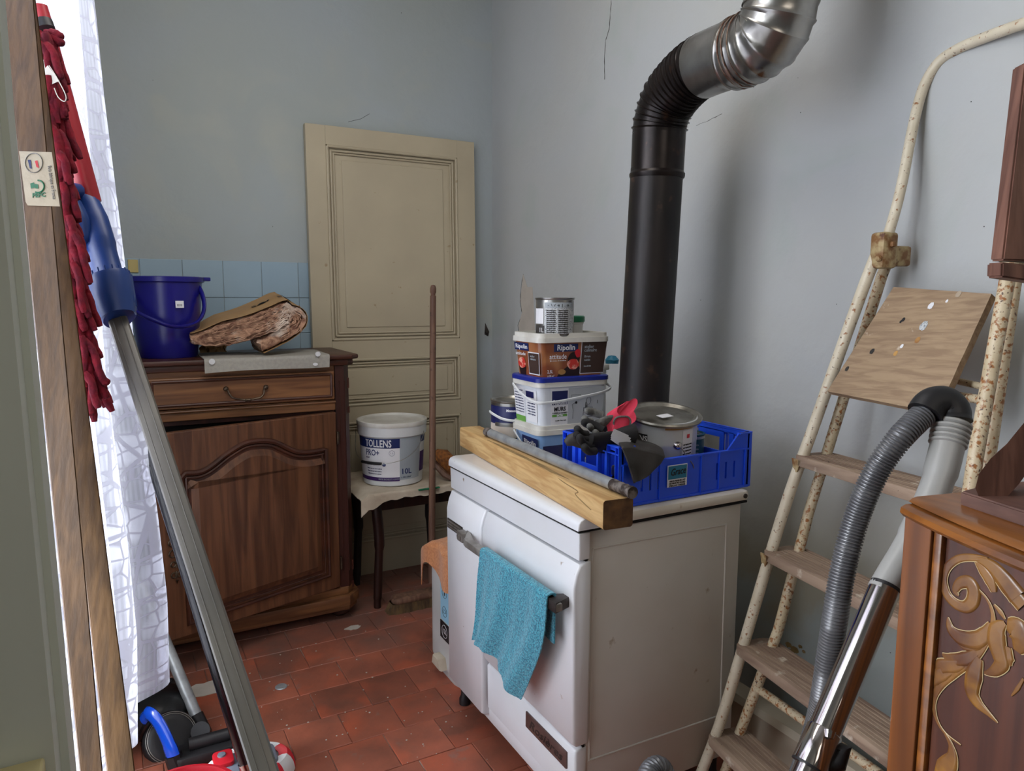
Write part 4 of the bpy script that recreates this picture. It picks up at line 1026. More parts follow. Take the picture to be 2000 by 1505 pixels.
# face mappers: front face (u from left 0..1, v up in metres) and left face
def fr_(M,h): 
    def g(u,v,e=.0015):
        s=v/(h-.02); y=.014-.008*s-e; x0=.016-.010*s; return M@Vector((x0+(TW-2*x0)*u,y,v))
    return g
def lf_(M,h):
    def g(u,v,e=.0015):
        s=v/(h-.02); x=.016-.010*s-e; y0=.014-.008*s; return M@Vector((x,TD-y0-(TD-2*y0)*u,v))
    return g
def fq(g,u0,u1,v0,v1,nm,m,t,e=.0008):
    mb=MB(); mb._add([g(u0,v0,e),g(u1,v0,e),g(u1,v1,e),g(u0,v1,e)],[(0,1,2,3)]); return mb.build(nm,m,t,recalc=False)
def ftext(g,h,s,u,v,size,w,m,t,e=.0016,**k):
    O=g(u,v,e); X_=(g(u+.1,v,e)-O); Y_=(g(u,v+.02,e)-O); mb=MB(); mb.text(s,size,frame(O,X_,Y_),w=w,**k); return mb.build('lettering',m,t)
hA=.118
tA,MA=tub('bottom white-lidded pale blue paint tub under the other tubs',.8005,hA,'tub_blue','lid_white',.002,.002,.0)
g=lf_(MA,hA); fq(g,.35,.95,.045,.080,'label','navy',tA); ftext(g,hA,'Ripolin',.65,.063,.02,.07,'white_label',tA,off=.0002)
g=fr_(MA,hA); fq(g,.05,.9,.01,.06,'label','navy_dark',tA)
MB().tube(spl([MA@Vector(q) for q in ((-.004,.14,.088),(-.010,.08,.062),(-.006,.015,.035),(.03,-.006,.018),(.12,-.010,.012),(.2,-.008,.03))],5),.0035,8,flat=.5).build('bail','white_plastic',tA,True)
hB=.142
tB,MBm=tub('middle white paint tub with dark blue lid rim and wall paint label',.8005+.113,hB,'tub_white','lid_white',0,0,.0)
mb=MB(MBm); a1=rrect(-.002,TW+.002,-.002,TD+.002,.025,5); a2=rrect(.002,TW-.002,.002,TD-.002,.023,5); k=len(a1)
mb._add([(x,y,hB-.012) for x,y in a1]+[(x,y,hB-.001) for x,y in a1]+[(x,y,hB+.002) for x,y in a2],[(r*k+i,r*k+(i+1)%k,(r+1)*k+(i+1)%k,(r+1)*k+i) for r in range(2) for i in range(k)]+[tuple(range(2*k,3*k))])
mb.build('blue_rim','lid_blue',tB,True,angle=35)
g=fr_(MBm,hB)
fq(g,.16,.42,.005,.112,'label','white_label',tB); fq(g,.42,.97,.006,.110,'grey_field','tub_grey',tB,.0007)  # white label with a plain grey field to its right
fq(g,.18,.41,.064,.104,'blue_field','navy_dark',tB,.0012); fq(g,.18,.41,.029,.036,'green_band','tub_green',tB,.0012)
ftext(g,hB,'Ripolin',.295,.071,.02,.045,'white_label',tB,.002,off=.0002)
ftext(g,hB,'MURS',.295,.051,.017,.038,'black_ink',tB,.002,off=.0003)
ftext(g,hB,'CUISINES & CHAMBRES',.295,.040,.006,.050,'black_ink',tB,.002)
ftext(g,hB,'SATIN',.295,.0325,.007,.020,'white_label',tB,.002,off=.0003)
ftext(g,hB,'Lessivable - Mono couche',.31,.018,.005,.036,'black_ink',tB,.002)
mb=MB(); e=.0016
def tl_(P,r=.0005): mb.tube([g(u,v,e) for u,v in P],r,4)
tl_([(.66,.022),(.66,.05),(.80,.05),(.80,.022),(.66,.022)],.0007); tl_([(.66,.042),(.80,.042)],.0006); tl_([(.50,.02),(.50,.045),(.48,.062),(.535,.068)],.0005)
mb.lathe([(0,0),(.004,0)],g(.54,.067,e),8,M=Matrix.Rotation(PI/2,4,'X'))
tl_([(.73+.035*math.cos(a),.070+.011*math.sin(a)) for a in [i*PI/8 for i in range(17)]],.0005)
tl_([(.69,.05),(.69,.066)],.0012); tl_([(.71,.051),(.71,.058)],.0016); tl_([(.87,.060),(.87,.070)],.0007); tl_([(.46,.078),(.46,.090),(.60,.090),(.60,.078)],.0004)
mb.build('line_drawing','black_ink',tB,kind='stuff')
g=lf_(MBm,hB); fq(g,.02,.42,.012,.108,'info_label','white_label',tB); fq(g,.48,.9,.012,.105,'info_label','white_label',tB); fq(g,.5,.8,.082,.1,'blue_field','navy_dark',tB,.0014)
fq(g,.02,.42,.004,.022,'green_band','tub_green',tB,.0012)
mb=MB(); e=.0016
for k in range(9):
    O=g(.22,.098-.008*k,e); mb.text('peinture acrylique pour murs',.005,frame(O,g(.3,.1,e)-g(.2,.1,e),(0,0,1)),w=.050)
    if k>2: O=g(.69,.098-.008*k,e); mb.text('consignes et application',.005,frame(O,g(.3,.1,e)-g(.2,.1,e),(0,0,1)),w=.045)
mb.build('small_print','navy_dark',tB,kind='stuff')
MB().tube(spl([MBm@Vector(q) for q in ((-.004,.145,hB-.028),(-.012,.09,hB-.045),(-.010,.03,hB-.062),(.005,-.006,hB-.067),(.06,-.013,hB-.065),(.14,-.013,hB-.056),(.21,-.009,hB-.047),(TW+.008,.01,hB-.038),(TW+.004,.04,hB-.025))],5),.0042,8,flat=.6).build('bail','white_plastic',tB,True)
hC=.130
tC,MC=tub('top brown paint tub with cupcake label and white lid',.8005+.113+.137,hC,'tub_brown','lid_white',-.0,.0,.0)
g=fr_(MC,hC)
MB(MC).prism(rrect(.022,TW-.022,.022,TD-.022,.014),hC-.010,hC-.0085,'z').build('lid_recess','lid_inner',tC)
fq(g,.20,.55,.078,.100,'navy_field','navy',tC,.0012); 
ftext(g,hC,'Ripolin',.375,.089,.022,.058,'white_label',tC,.002,off=.0003)
ftext(g,hC,'attitude',.26,.064,.020,.055,'white_label',tC,.002)
ftext(g,hC,'Du cacao, du moelleux',.26,.053,.005,.052,'white_label',tC,.002)
ftext(g,hC,'2,5L',.14,.022,.013,.018,'white_label',tC,.002)
ftext(g,hC,'\u00b1 25 m\u00b2',.15,.010,.008,.022,'white_label',tC,.002)
fq(g,.60,.985,.012,.106,'white_border','white_label',tC,.0010); fq(g,.608,.977,.014,.104,'dark_field','tub_dark',tC,.0014)
ftext(g,hC,'atelier',.715,.090,.014,.032,'label_grey',tC,.0022); ftext(g,hC,'culinaire',.74,.080,.014,.042,'label_grey',tC,.0022)
ftext(g,hC,'Brun',.70,.062,.010,.020,'label_grey',tC,.0022); ftext(g,hC,'satin',.70,.052,.010,.020,'label_grey',tC,.0022); ftext(g,hC,'Cuisine et salle de bains',.71,.034,.006,.024,'label_grey',tC,.0022)
# printed cupcake: flat print on the face
def fpoly(g,pts,nm,m,t,e): mb=MB(); mb.poly([g(u,v,e) for u,v in pts]); mb.build(nm,m,t)
ell=lambda cu,cv,ru,rv,n=16,k=0:[(cu+ru*math.cos(2*PI*i/n)*(1+k*math.sin(i*5)),cv+rv*math.sin(2*PI*i/n)*(1+k*math.cos(i*7))) for i in range(n)]
fpoly(g,[(.22,.001),(.60,.001),(.60,.03),(.47,.045),(.3,.02)],'print_shadow','cup_dark',tC,.0009)
fpoly(g,ell(.50,.058,.09,.02,16,.08),'print_shadow','cup_dark',tC,.0010)
fpoly(g,[(.40,.034),(.59,.034),(.57,.004),(.43,.004)],'print_cup','cup_dark',tC,.0013)
fpoly(g,ell(.49,.041,.088,.017,18,.12),'print_cream','berry',tC,.0015)
fpoly(g,ell(.55,.073,.045,.012,10,.2),'print_berry','red_plastic',tC,.0013)
fpoly(g,ell(.32,.020,.06,.008,14),'print_spoon','ochre_drip',tC,.0012)
g=lf_(MC,hC)
fq(g,.05,.60,.078,.100,'navy_field','navy',tC,.0012); ftext(g,hC,'Ripolin',.33,.089,.018,.07,'white_label',tC,.002,off=.0002); ftext(g,hC,'attitude',.28,.068,.014,.06,'white_label',tC,.002)
fq(g,.56,.98,.012,.076,'white_border','white_label',tC,.0010); fq(g,.575,.965,.015,.073,'dark_field','tub_dark',tC,.0014); ftext(g,hC,'atelier',.73,.064,.009,.026,'label_grey',tC,.002);ftext(g,hC,'culinaire',.75,.056,.009,.032,'label_grey',tC,.002)
fpoly(g,[(.15,.034),(.45,.034),(.42,.004),(.19,.004)],'print_cup','cup_dark',tC,.0013); fpoly(g,ell(.30,.042,.15,.018,16,.15),'print_cream','berry',tC,.0015)
# small silver tin standing on the tubs
zt=.8005+.113+.137+hC-.009
C3=(1.092,1.74,zt); r3,h3=.0545,.108
s3=can('small silver tin standing on top of the brown paint tub','paint_tin',C3,r3,h3,'tin','tin_lid',bead=False)
rf3=lambda z:r3; a3=math.atan2(-C3[1],-C3[0])
patch('printed_label','print_grey',s3,C3,rf3,a3-.55,a3+1.15,.008,.090,.0008); patch('icons_band','label_grey',s3,C3,rf3,a3-.55,a3+1.15,.080,.095,.0012)
MB().text('- \\ / e | . o',.010,wrap=wr_(C3,rf3,a3+.2,.0875,.0018),w=.062).build('lettering','black_ink',s3)
patch('picture','white_label',s3,C3,rf3,a3-1.35,a3-.62,.035,.078,.0010); patch('dark_field','leather_dark',s3,C3,rf3,a3-1.35,a3-.55,.004,.03,.0010)
MB().text('1L',.018,wrap=wr_(C3,rf3,a3-.75,.017,.0018)).build('lettering','white_label',s3)
mb=MB(); 
for k in range(12):
    mb.text('Peinture satin multi supports',.006,wrap=wr_(C3,rf3,a3-.20,.073-.0055*k,.0014),w=.026); mb.text('dangereux respecter les',.006,wrap=wr_(C3,rf3,a3+.45,.073-.0055*k,.0014),w=.03)
mb.build('small_print','leather_dark',s3,kind='stuff')
# green-lidded jar behind it
C4=(1.185,1.80,.8005+.113+.137+hC-.009); j4=thing('green_lid_jar','small white pot with dark green lid behind the silver tin','pot',C4)
MB().lathe([(0,0),(.036,0),(.038,.03),(.040,.032),(.040,.04)],C4,28).build('body','white_plastic',j4,True); MB().lathe([(.041,.036),(.043,.038),(.043,.052),(.040,.055),(0,.054)],C4,28).build('lid','green_lid',j4,True)
# white canister with teal cap further back right
C5=(1.29,1.86,.8005); j5=thing('capped_canister','tall white canister with small teal cap behind the tubs','canister',C5)
MB().prism(rrect(C5[0]-.05,C5[0]+.045,C5[1]-.05,C5[1]+.05,.012),C5[2],C5[2]+.255,'z',.004).build('body','white_plastic',j5,True,angle=40)
MB().prism(rrect(C5[0]-.056,C5[0]+.052,C5[1]-.056,C5[1]+.056,.012),C5[2]+.255,C5[2]+.272,'z',.003).build('lid','lid_white',j5,True,angle=40)
c=onY(1195,712,1.83); MB().lathe([(0,0),(.02,0),(.022,.012),(.012,.024),(0,.025)],(c.x,c.y,C5[2]+.272),16).build('cap','cap_teal',j5,True,jit=.001)
# large white/blue tin left behind the beam
C6=(1.135,1.945-.03,.8005); r6,h6=.070,.165; C6=(1.062,1.93,.8005)
s6=can('large tin with navy band and pink picture label left of the stacked tubs','paint_can',C6,r6,h6,'tin','tin_lid',bead=False)
rf6=lambda z:r6; a6=math.atan2(-C6[1],-C6[0])
patch('navy_band','navy_dark',s6,C6,rf6,a6-1.4,a6+1.0,.085,.150,.0008); patch('photo_label','plaster_bare',s6,C6,rf6,a6-1.4,a6+1.0,.005,.095,.0012)
patch('silver_arc','tin',s6,C6,rf6,a6-.9,a6+1.0,.088,.100,.0016)
patch('dark_shape','black_ink',s6,C6,rf6,a6-.1,a6+.5,.03,.055,.0018); patch('pink_shape','berry',s6,C6,rf6,a6-1.,a6-.3,.045,.062,.0016)
MB().text('Alterna professionnel' if False else 'Monocouche',.010,wrap=wr_(C6,rf6,a6+.05,.138,.0018),w=.05,off=.0004).build('lettering','white_label',s6)
W=[Vector(wr_(C6,lambda z:r6,a6+a,z,.005)(Vector((0,0,0)))) for a,z in ((-1.35,.128),(-1.0,.124),(-.4,.112),(.2,.108),(.9,.112))]
MB().tube(spl(W,4),.0045,8,flat=.6).build('bail','white_plastic',s6,True)
# ------------------------------------------------------------------ stove pipe
sp_=thing('stove_pipe','black stovepipe rising from the cooker with ribbed elbows and silver bend','stove pipe',(1.30,1.59,.80))
xr=1.335
P0=Vector((1.240,1.545-.02,.8005)); 
def px_(x,y): return onX(x,y,xr)
ax0=Vector((1.305,1.606,.8005)); ax1=px_(1283,330)
MB().tube([ax0,ax0.lerp(ax1,.995),ax1],.0725,48).build('pipe','pipe_black',sp_,True)
MB().tube([ax0,ax0+Vector((0,0,.018))],[.0785,.077],40).build('collar','pipe_black',sp_,True)
a=px_(1283,345); b=px_(1287,262)
MB().tube([a+(b-a)*-.05,a,a+(b-a)*.06,a+(b-a)*.12,b],[.0738,.0765,.0768,.0728,.0733],48).build('upper_sleeve','pipe_elbow',sp_,True,angle=25)
def ribbed(path,r,rib,step,inner=None,wob=0):
    pts=spl(path,40); L=[0]
    for p,q in zip(pts,pts[1:]): L.append(L[-1]+(q-p).length)
    out=[];rad=[];s=0;i=0
    tot=L[-1]; k=0
    def at(s):
        s=max(0,min(tot,s))
        for j in range(len(L)-1):
            if s<=L[j+1]: return pts[j].lerp(pts[j+1],(s-L[j])/max(1e-9,L[j+1]-L[j]))
        return pts[-1]
    s=0
    while s<tot:
        for ds,rr in ((0,r),(step*.62,r),(step*.74,r+rib*.8),(step*.84,r+rib),(step*.94,r+rib*.3)):
            if s+ds<=tot: out.append(at(s+ds)); rad.append(rr+random.uniform(-wob,wob))
        s+=step
    return out,rad
e1=[b,px_(1291,235),px_(1305,196),px_(1333,160),px_(1362,135),px_(1383,124)]
o,r=ribbed([v for v in e1],.0733,.0048,.0165)
MB().tube(o,r,48).build('ribbed_elbow','pipe_elbow',sp_,True,angle=35)
e2=[px_(1372,130),px_(1392,121),px_(1415,112),px_(1432,106)]
MB().tube(spl(e2,4),.0785,48).build('silver_sleeve','pipe_silver',sp_,True)
e3=[px_(1428,107),px_(1462,96),px_(1500,70),px_(1520,28),px_(1526,-20),px_(1527,-80)]
o,r=ribbed(e3,.0805,.0040,.0235,wob=.0006)
MB().tube(o,r,48).build('silver_bend','pipe_silver',sp_,True,angle=35)
rr=spl(e3,10)
for i0,i1,o_ in ((4,13,1),):
    seg=rr[i0:i1]
mb=MB()
cpt=rr[9]; t_=(rr[11]-rr[7]).normalized(); 
n1=t_.cross(Vector((1,0,0))).normalized(); n2=t_.cross(n1)
for j in (-2,0,3):
    R_=[]
    for k in range(14):
        a=-2.3+k*.24; cc=rr[9+j]; R_.append(cc+(n1*math.sin(a+.4)+n2*math.cos(a+.4)*1.0)*.0835+Vector((0,0,.003*noise.noise(Vector((k*.7,j,0))))))
    mb.tube(R_,[.0005]+[.0016]*12+[.0005],6)
mb.build('rust_seam','pipe_rust',sp_,True)
top=px_(1527,-80)
MB().tube([top,Vector((top.x,top.y,ZC))],.0805,40).build('flue','pipe_silver',sp_,True)
# ------------------------------------------------------------------ step ladder folded against the right wall
LB=Vector((1.2235,1.252,.028)); al,th_=.168,.247
LU=Vector((-math.sin(al),-math.cos(al),0)); LN=Vector((math.cos(al),-math.sin(al),0)); LUP=LN*math.sin(th_)+Vector((0,0,math.cos(th_))); LNN=LU.cross(LUP)  # LNN faces the room
ld=thing('step_ladder','rusty cream-painted folding step ladder with wooden treads against the right wall','ladder',(1.3,1.0,0))
def lp3(a,s,off=0): return LB+LU*a+LUP*s+LN*off
railL=[(-.004,-.022),(.028,.19),(.041,.435),(.051,.654),(.063,.817),(.082,.962),(.105,1.16),(.134,1.374),(.152,1.44)]
railR=[(.665,-.022),(.60,.19),(.565,.435),(.54,.654),(.52,.817),(.499,.95),(.479,1.162),(.461,1.365),(.452,1.44)]
for R_,m in ((railL,'ladder_paint'),(railR,'ladder_rust')):
    MB().tube(spl([lp3(a,s) for a,s in R_],4),.0135,16).build('front_rail',m,ld,True)
hd=[(.155,1.40),(.160,1.50),(.157,1.58),(.150,1.66),(.146,1.735),(.150,1.79),(.172,1.832),(.21,1.848),(.27,1.853),(.36,1.853),(.42,1.846),(.452,1.82),(.463,1.77),(.462,1.66),(.456,1.5),(.452,1.40)]
MB().tube(spl([lp3(a,s) for a,s in hd],5),.0115,16).build('top_handle','ladder_paint',ld,True)
OFF=.060
pr_=LB+LN*OFF
def onR(px,py): return onP(px,py,pr_,LNN)
rl=[onR(*q) for q in [(1738,500),(1722,540),(1650,770),(1580,999),(1520,1230),(1445,1430)]]
d=(rl[-1]-rl[-2]).normalized(); rl.append(rl[-1]+d*(rl[-1].z/abs(d.z)-.004)) 
rrp=[onR(*q) for q in [(1990,500),(1983,540),(1931,892)]]; d=(rrp[-1]-rrp[-2]).normalized(); rrp.append(rrp[-1]+d*(rrp[-1].z/abs(d.z)-.004))
for R_ in (rl,rrp): MB().tube(R_,.0125,14).build('rear_rail','ladder_rust' ,ld,True)
def hinge(a,s):
    M=frame(lp3(a,s),LU,LN); mb=MB(M)
    mb.box(-.019,.022,-.018,OFF*.45,-.042,.040,.008).box(-.012,.016,OFF*.2,OFF+.014,-.036,.010,.006)
    mb.lathe([(0,0),(.008,0),(.006,.005),(0,.006)],(.012,-.019,-.02),10,M=Matrix.Rotation(PI/2,4,'X')); mb.box(.018,.030,.0,.012,.006,.018,.003)
    mb.build('hinge_bracket','hinge_rust',ld,True,angle=40)
hinge(.150,1.405); hinge(.455,1.405)
# treads
for i in range(4):
    s=.165+.2467*i; c=lp3(0,s)
    def ia(R_,s):
        for (a0,s0),(a1,s1) in zip(R_,R_[1:]):
            if s<=s1: return a0+(a1-a0)*(s-s0)/(s1-s0)
    a0=ia(railL,s)-.013; a1=ia(railR,s)+.016
    M=frame(lp3(a0,s),LU,LN)     # x along width, y toward wall, z? 
    zdir=M.to_3x3()@Vector((0,0,1)); sg=1 if zdir.z>0 else -1
    W_=a1-a0; D0,D1=-.022,.088
    poly=[]; r=.020
    for cx,cy,a in ((r,D0+r,180),(W_-.01,D0+.01,270),(W_-.01,D1-.01,0),(r*1.6,D1-r*1.6,90)):
        rr_=r if a==180 else (.01 if a in(270,0) else r*1.6)
        for k in range(5): t=math.radians(a+22.5*k); poly.append((cx+rr_*math.cos(t),cy+rr_*math.sin(t)))
    mb=MB(M); 
    h=sorted((-.026*sg,0))
    mb.prism(poly,h[0],h[1],'z',.003); tr=mb.build('tread','step_wood',ld,True,angle=35)
    mb=MB(M)
    ng=9
    for k in range(ng):
        y=D0+.012+(D1-D0-.024)*k/(ng-1); mb.box(.03,W_-.02,y-.0026,y+.0026,0 if sg>0 else -.0014,.0014 if sg>0 else 0,.0006,1)
    mb.build('grip_rib','step_wood',tr,True)
    if i>=2: 
        mb=MB(M); mb.prism([(-.002,-.01),(.03,-.01),(.018,-.04),(.008,-.046)] if sg>0 else [(-.002,.01),(.03,.01),(.018,.04)],D0+.0,D0+.004,'y'); mb.build('tread_bracket','hinge_rust',ld)
# lifted platform board
PT=[onP(*q,LB+LN*o,LNN) for q,o in (((1745,560),.035),((1937,573),.035),((1830,806),-.050),((1615,764),-.050))]
pn=(PT[1]-PT[0]).cross(PT[3]-PT[0]).normalized(); 
if pn.dot(CAM-PT[0])<0: pn=-pn
mb=MB()
TL,TR_,BR_,BL_=PT
def bq(u,v): return TL.lerp(TR_,u).lerp(BL_.lerp(BR_,u),v)
nu=10
vv=[];ff=[]
edge=[bq(k/nu,0) for k in range(nu+1)]+[bq(1,k/nu) for k in range(1,nu+1)]+[bq(1-k/nu,1) for k in range(1,nu+1)]+[bq(0,1-k/nu) for k in range(1,nu)]
edge=[p+(bq(.5,.5)-p)*(.012*abs(noise.noise(p*30))) for p in edge]
k=len(edge); mb._add([p for p in edge]+[p-pn*.016 for p in edge],[tuple(range(k)),tuple(range(k,2*k))[::-1]]+[(i,(i+1)%k,k+(i+1)%k,k+i) for i in range(k)])
pf=mb.build('platform_board','ply_board',ld)
X_=(TR_-TL).normalized(); 
def stain(px,py,r,m,nm='paint_splash',sq=1.3):
    c=onP(px,py,TL,pn); M=frame(c,X_,pn.cross(X_)); b=blob((0,0),r,14,sq); mb=MB(M); mb._add([(x+0,y,.0008 if (M.to_3x3()@Vector((0,0,1))).dot(pn)>0 else -.0008) for x,y in b],[tuple(range(14))]); mb.build(nm,m,pf)
for q in ((1819,597,.0065,'white_label'),(1850,588,.003,'white_label'),(1873,574,.006,'stained_cloth'),(1762,676,.004,'white_label'),(1842,722,.006,'stained_cloth'),(1704,686,.0055,'leather_dark'),(1765,624,.004,'black_ink'),(1760,628,.003,'black_ink'),(1750,690,.005,'ochre_drip'),(1793,664,.006,'ochre_drip'),(1655,720,.005,'leather_dark'),(1838,747,.014,'flake'),(1805,636,.009,'print_grey')): stain(q[0],q[1],q[2],q[3])
# cross struts
A=lp3(.50,1.065,.02); 
MB().tube([onP(1862,772,LB+LN*.03,LNN),onP(1915,780,LB+LN*.03,LNN)],.009,10).build('platform_strut','ladder_rust',ld,True)
MB().tube([onP(1862,742,LB+LN*.045,LNN),onP(1935,758,LB+LN*.045,LNN)],.007,10).build('platform_strut','ladder_rust',ld,True)
MB().tube([onR(1480,1344),onR(1560,1400),onR(1640,1455),onR(1720,1512)],.0105,12).build('rear_crossbar','ladder_rust',ld,True)
for p in (lp3(-.003,-.022),): MB().tube([p+Vector((0,0,.001)),p+LUP*.05],[.019,.0165],14).build('foot_cap','hinge_rust',ld,True)
p=lp3(.665,-.022); MB().tube([p+Vector((0,0,.001)),p+LUP*.05],[.019,.0165],14).build('foot_cap','hinge_rust',ld,True)
# ------------------------------------------------------------------ pale board behind the ladder
wpn=Vector((-.97,.08,.22)).normalized(); 
a_=onX(1432,1352,1.48); b_=onX(1668,1510,1.48)
hh=a_.z
wp=thing('beige_board','beige painted board standing on the floor behind the ladder feet','board',(1.5,1.2,0))
y0_,y1_=a_.y+.03,b_.y-.55
MB().prism([(1.45,.0),(1.47,.0),(1.49,hh),(1.47,hh)],y1_,y0_,'y',.002).build('panel','panel_beige',wp)
MB().prism([(1.456,hh-.004),(1.468,hh+.012),(1.525,hh+.012),(1.525,hh-.004)],y1_,y0_,'y',.002).build('top_ledge','panel_beige',wp)
MB().box(1.505,1.525,y1_,y0_,0,hh-.004).build('back_panel','panel_beige',wp)
# ------------------------------------------------------------------ vacuum wand and ribbed hose
vw=thing('vacuum_wand','chrome and grey vacuum wand leaning on the ladder with ribbed grey hose','vacuum wand',onW(1600,1490,1.0))
W1,W2=1.12,1.0
def wpx(x,y,yt=850,yb=1500): t=(y-yt)/(yb-yt); return onW(x,y,1.13+(.98-1.13)*t)
gt=[wpx(*q) for q in [(1857,838),(1848,880),(1833,935),(1814,985),(1790,1035),(1765,1082),(1745,1115),(1722,1155)]]
MB().tube(spl(gt,5),[.0245]*10+[.0225]*12+[.0205]*14,24).build('grip_tube','tube_grey',vw,True)
g0=gt[0]; dg=(gt[1]-gt[0]).normalized()
pts=[];rad=[]
for k in range(5):
    for t,r in ((0,.0255),(.35,.0290),(.7,.0290),(.99,.0255)): pts.append(g0+dg*(-.012+.0082*(k+t))); rad.append(r-.0004*k)
MB().tube(pts,rad,24).build('cuff_rings','tube_grey',vw,True)
el=spl([wpx(1860,822),wpx(1858,800),wpx(1842,786),wpx(1820,790),wpx(1806,808)],6)
MB().tube(el,[.0285,.0285]+[.027]*(len(el)-2),20).build('elbow','rubber_black',vw,True)
ring=wpx(1797,1020); 
MB().tube([wpx(1806,1000)-Vector((0,0,.0)),wpx(1803,1007)],[.0225,.0225],20).build('suction_slot','rubber_black',vw,True)
ch=[wpx(1731,1143),wpx(1600,1452)]
MB().tube([ch[0],ch[0].lerp(ch[1],.02)],.0222,24).build('black_ring','rubber_black',vw,True)
MB().tube([ch[0].lerp(ch[1],.015),ch[1]],.0215,32).build('upper_tube','chrome',vw,True)
c0=wpx(1612,1425); c1=wpx(1582,1494); dd=(c1-c0)
MB().tube([c0,c0+dd*.05,c1],[.0225,.0240,.0240],32).build('lock_sleeve','chrome',vw,True)
MB().tube([c1,c1+dd*.06],.0245,24).build('black_ring','rubber_black',vw,True)
MB().tube([c1,c1+dd*5.0],.0185,24).build('lower_tube','chrome',vw,True)
sdir=Vector((.75,-.6,.1)).normalized()
MB().tube([c0+dd*.45+sdir*.016,c0+dd*.55+sdir*.034,c0+dd*.9+sdir*.034,c0+dd*1.1+sdir*.018],[.010,.013,.013,.010],12).build('slide_button','rubber_black',vw,True)
MB().tube([c0+dd*-.0+sdir*-.0+UP*.0+Vector((-.012,-.016,.012)),c0+dd*.15+Vector((-.012,-.018,.01))],[.008,.006],10).build('lock_dimple','chrome',vw,True)
# hose
def hw_(x,y,w): return onW(x,y,w)
hp=[wpx(1806,808),wpx(1790,822),hw_(1757,856,1.13),hw_(1722,903,1.14),hw_(1695,955,1.15),hw_(1672,1015,1.16),hw_(1655,1075,1.16),hw_(1643,1130,1.16),hw_(1632,1200,1.16),hw_(1621,1270,1.17),hw_(1611,1340,1.18),hw_(1600,1400,1.2),hw_(1583,1460,1.22),hw_(1562,1520,1.25)]
hp+= [hw_(1520,1640,1.3),hw_(1450,1760,1.33),hw_(1370,1760,1.33),hw_(1322,1640,1.3),hw_(1304,1540,1.28),hw_(1290,1500,1.27),hw_(1268,1512,1.25),hw_(1250,1580,1.2),hw_(1235,1700,1.1)]
pts=spl(hp,24); L=[0]
for p,q in zip(pts,pts[1:]): L.append(L[-1]+(q-p).length)
out=[];rad=[];s=0;j=0;step=.0052
while s<L[-1]:
    for ds,r in ((0,.0172),(step*.3,.0200),(step*.65,.0200),(step*.9,.0172)):
        t=s+ds
        while j<len(L)-2 and L[j+1]<t: j+=1
        out.append(pts[j].lerp(pts[j+1],(t-L[j])/max(1e-9,L[j+1]-L[j]))); rad.append(r)
    s+=step
MB().tube(out,rad,20).build('ribbed_hose','hose_grey',vw,True,angle=60)
# ------------------------------------------------------------------ carved sideboard at the right
sb_p=onW(1768,1000,.85); hd_=math.radians(12.7)
SBu=Vector((-math.sin(hd_),-math.cos(hd_),0)); SBn=Vector((-math.cos(hd_),math.sin(hd_),0))   # u toward the camera, n faces left
tilt=.035
SBup=(Vector((0,0,1))+SBn*0+SBu*0).normalized()
lean=.018
SBM=frame(Vector((sb_p.x,sb_p.y,0)),SBu,Vector((0,0,1)))    # x along front, y up, z = u x z
zs=(SBM.to_3x3()@Vector((0,0,1))).dot(SBn); SG=1 if zs>0 else -1
HT=sb_p.z
sbx=thing('carved_sideboard','carved oak cabinet with gilded scroll foliage at the right front','sideboard',(sb_p.x+.2,sb_p.y-.2,0))
def zz(a,b): return (a,b) if SG>0 else (-b,-a)
LW=.62
mb=MB(SBM)
z0_,z1_=zz(-.42,-.022); mb.box(.0,LW,.0,HT-.004,z0_,z1_,.002)
mb.build('case','oak_carved',sbx)
mb=MB(SBM); z0_,z1_=zz(-.022,0); mb.box(0,.038,0,HT-.002,z0_,z1_,.0015); mb.build('front_stile','oak_carved',sbx); MB(SBM).box(LW-.04,LW,0,HT-.002,z0_,z1_,.0015).build('front_stile','oak_carved',sbx)
mb=MB(SBM); z0_,z1_=zz(-.020,-.003); mb.box(.038,.050,0,HT-.01,z0_,z1_,.003); mb.build('stile_bead','oak_mould',sbx,True)
z0_,z1_=zz(-.022,-.010); MB(SBM).box(.050,LW-.04,0,HT-.002,z0_,z1_).build('front_panel','oak_panel',sbx)
# bow-fronted moulded cornice
def bow(x): return .040*math.sin(PI*min(1,max(0,(x-.0)/LW)))**.8 if x>0 else 0
def corn(prof,nm,m,x0=.005,x1=LW+.01):
    mb=MB(SBM); nx=30; vv=[];k=len(prof)
    for i in range(nx+1):
        x=x0+(x1-x0)*i/nx; e=bow(x)
        for (z,y) in prof: vv.append((x,y,(z+(e if z>-.2 else 0))*SG))
    ff=[(i*k+j,i*k+(j+1)%k,(i+1)*k+(j+1)%k,(i+1)*k+j) for i in range(nx) for j in range(k)]+[tuple(range(k)),tuple(nx*k+j for j in range(k))]
    mb._add(vv,ff); return mb.build(nm,m,sbx,True,angle=40)
q=HT
corn([(-.40,q-.004),(-.004,q-.004),(.006,q-.002),(.011,q+.003),(.010,q+.009),(.003,q+.012),(-.40,q+.012)],'cornice','oak_mould')
corn([(-.40,q+.012),(-.006,q+.012),(-.001,q+.015),(-.006,q+.0185),(-.013,q+.020),(-.40,q+.020)],'cornice_bead','oak_mould')
tbp=onP(1856,962,(0,0,q+.036),(0,0,1)) 
M=SBM; mb=MB(SBM); z0_,z1_=zz(-.40,-.030)
pl=[(.045,-.030),(LW,.005),(LW,-.40),(.030,-.40),(.030,-.085)]
mb=MB(SBM); vv=[(a,q+.020,b*SG) for a,b in pl]+[(a,q+.036,b*SG) for a,b in pl]; k=len(pl); mb._add(vv,[tuple(range(k)),tuple(range(k,2*k))]+[(i,(i+1)%k,k+(i+1)%k,k+i) for i in range(k)])
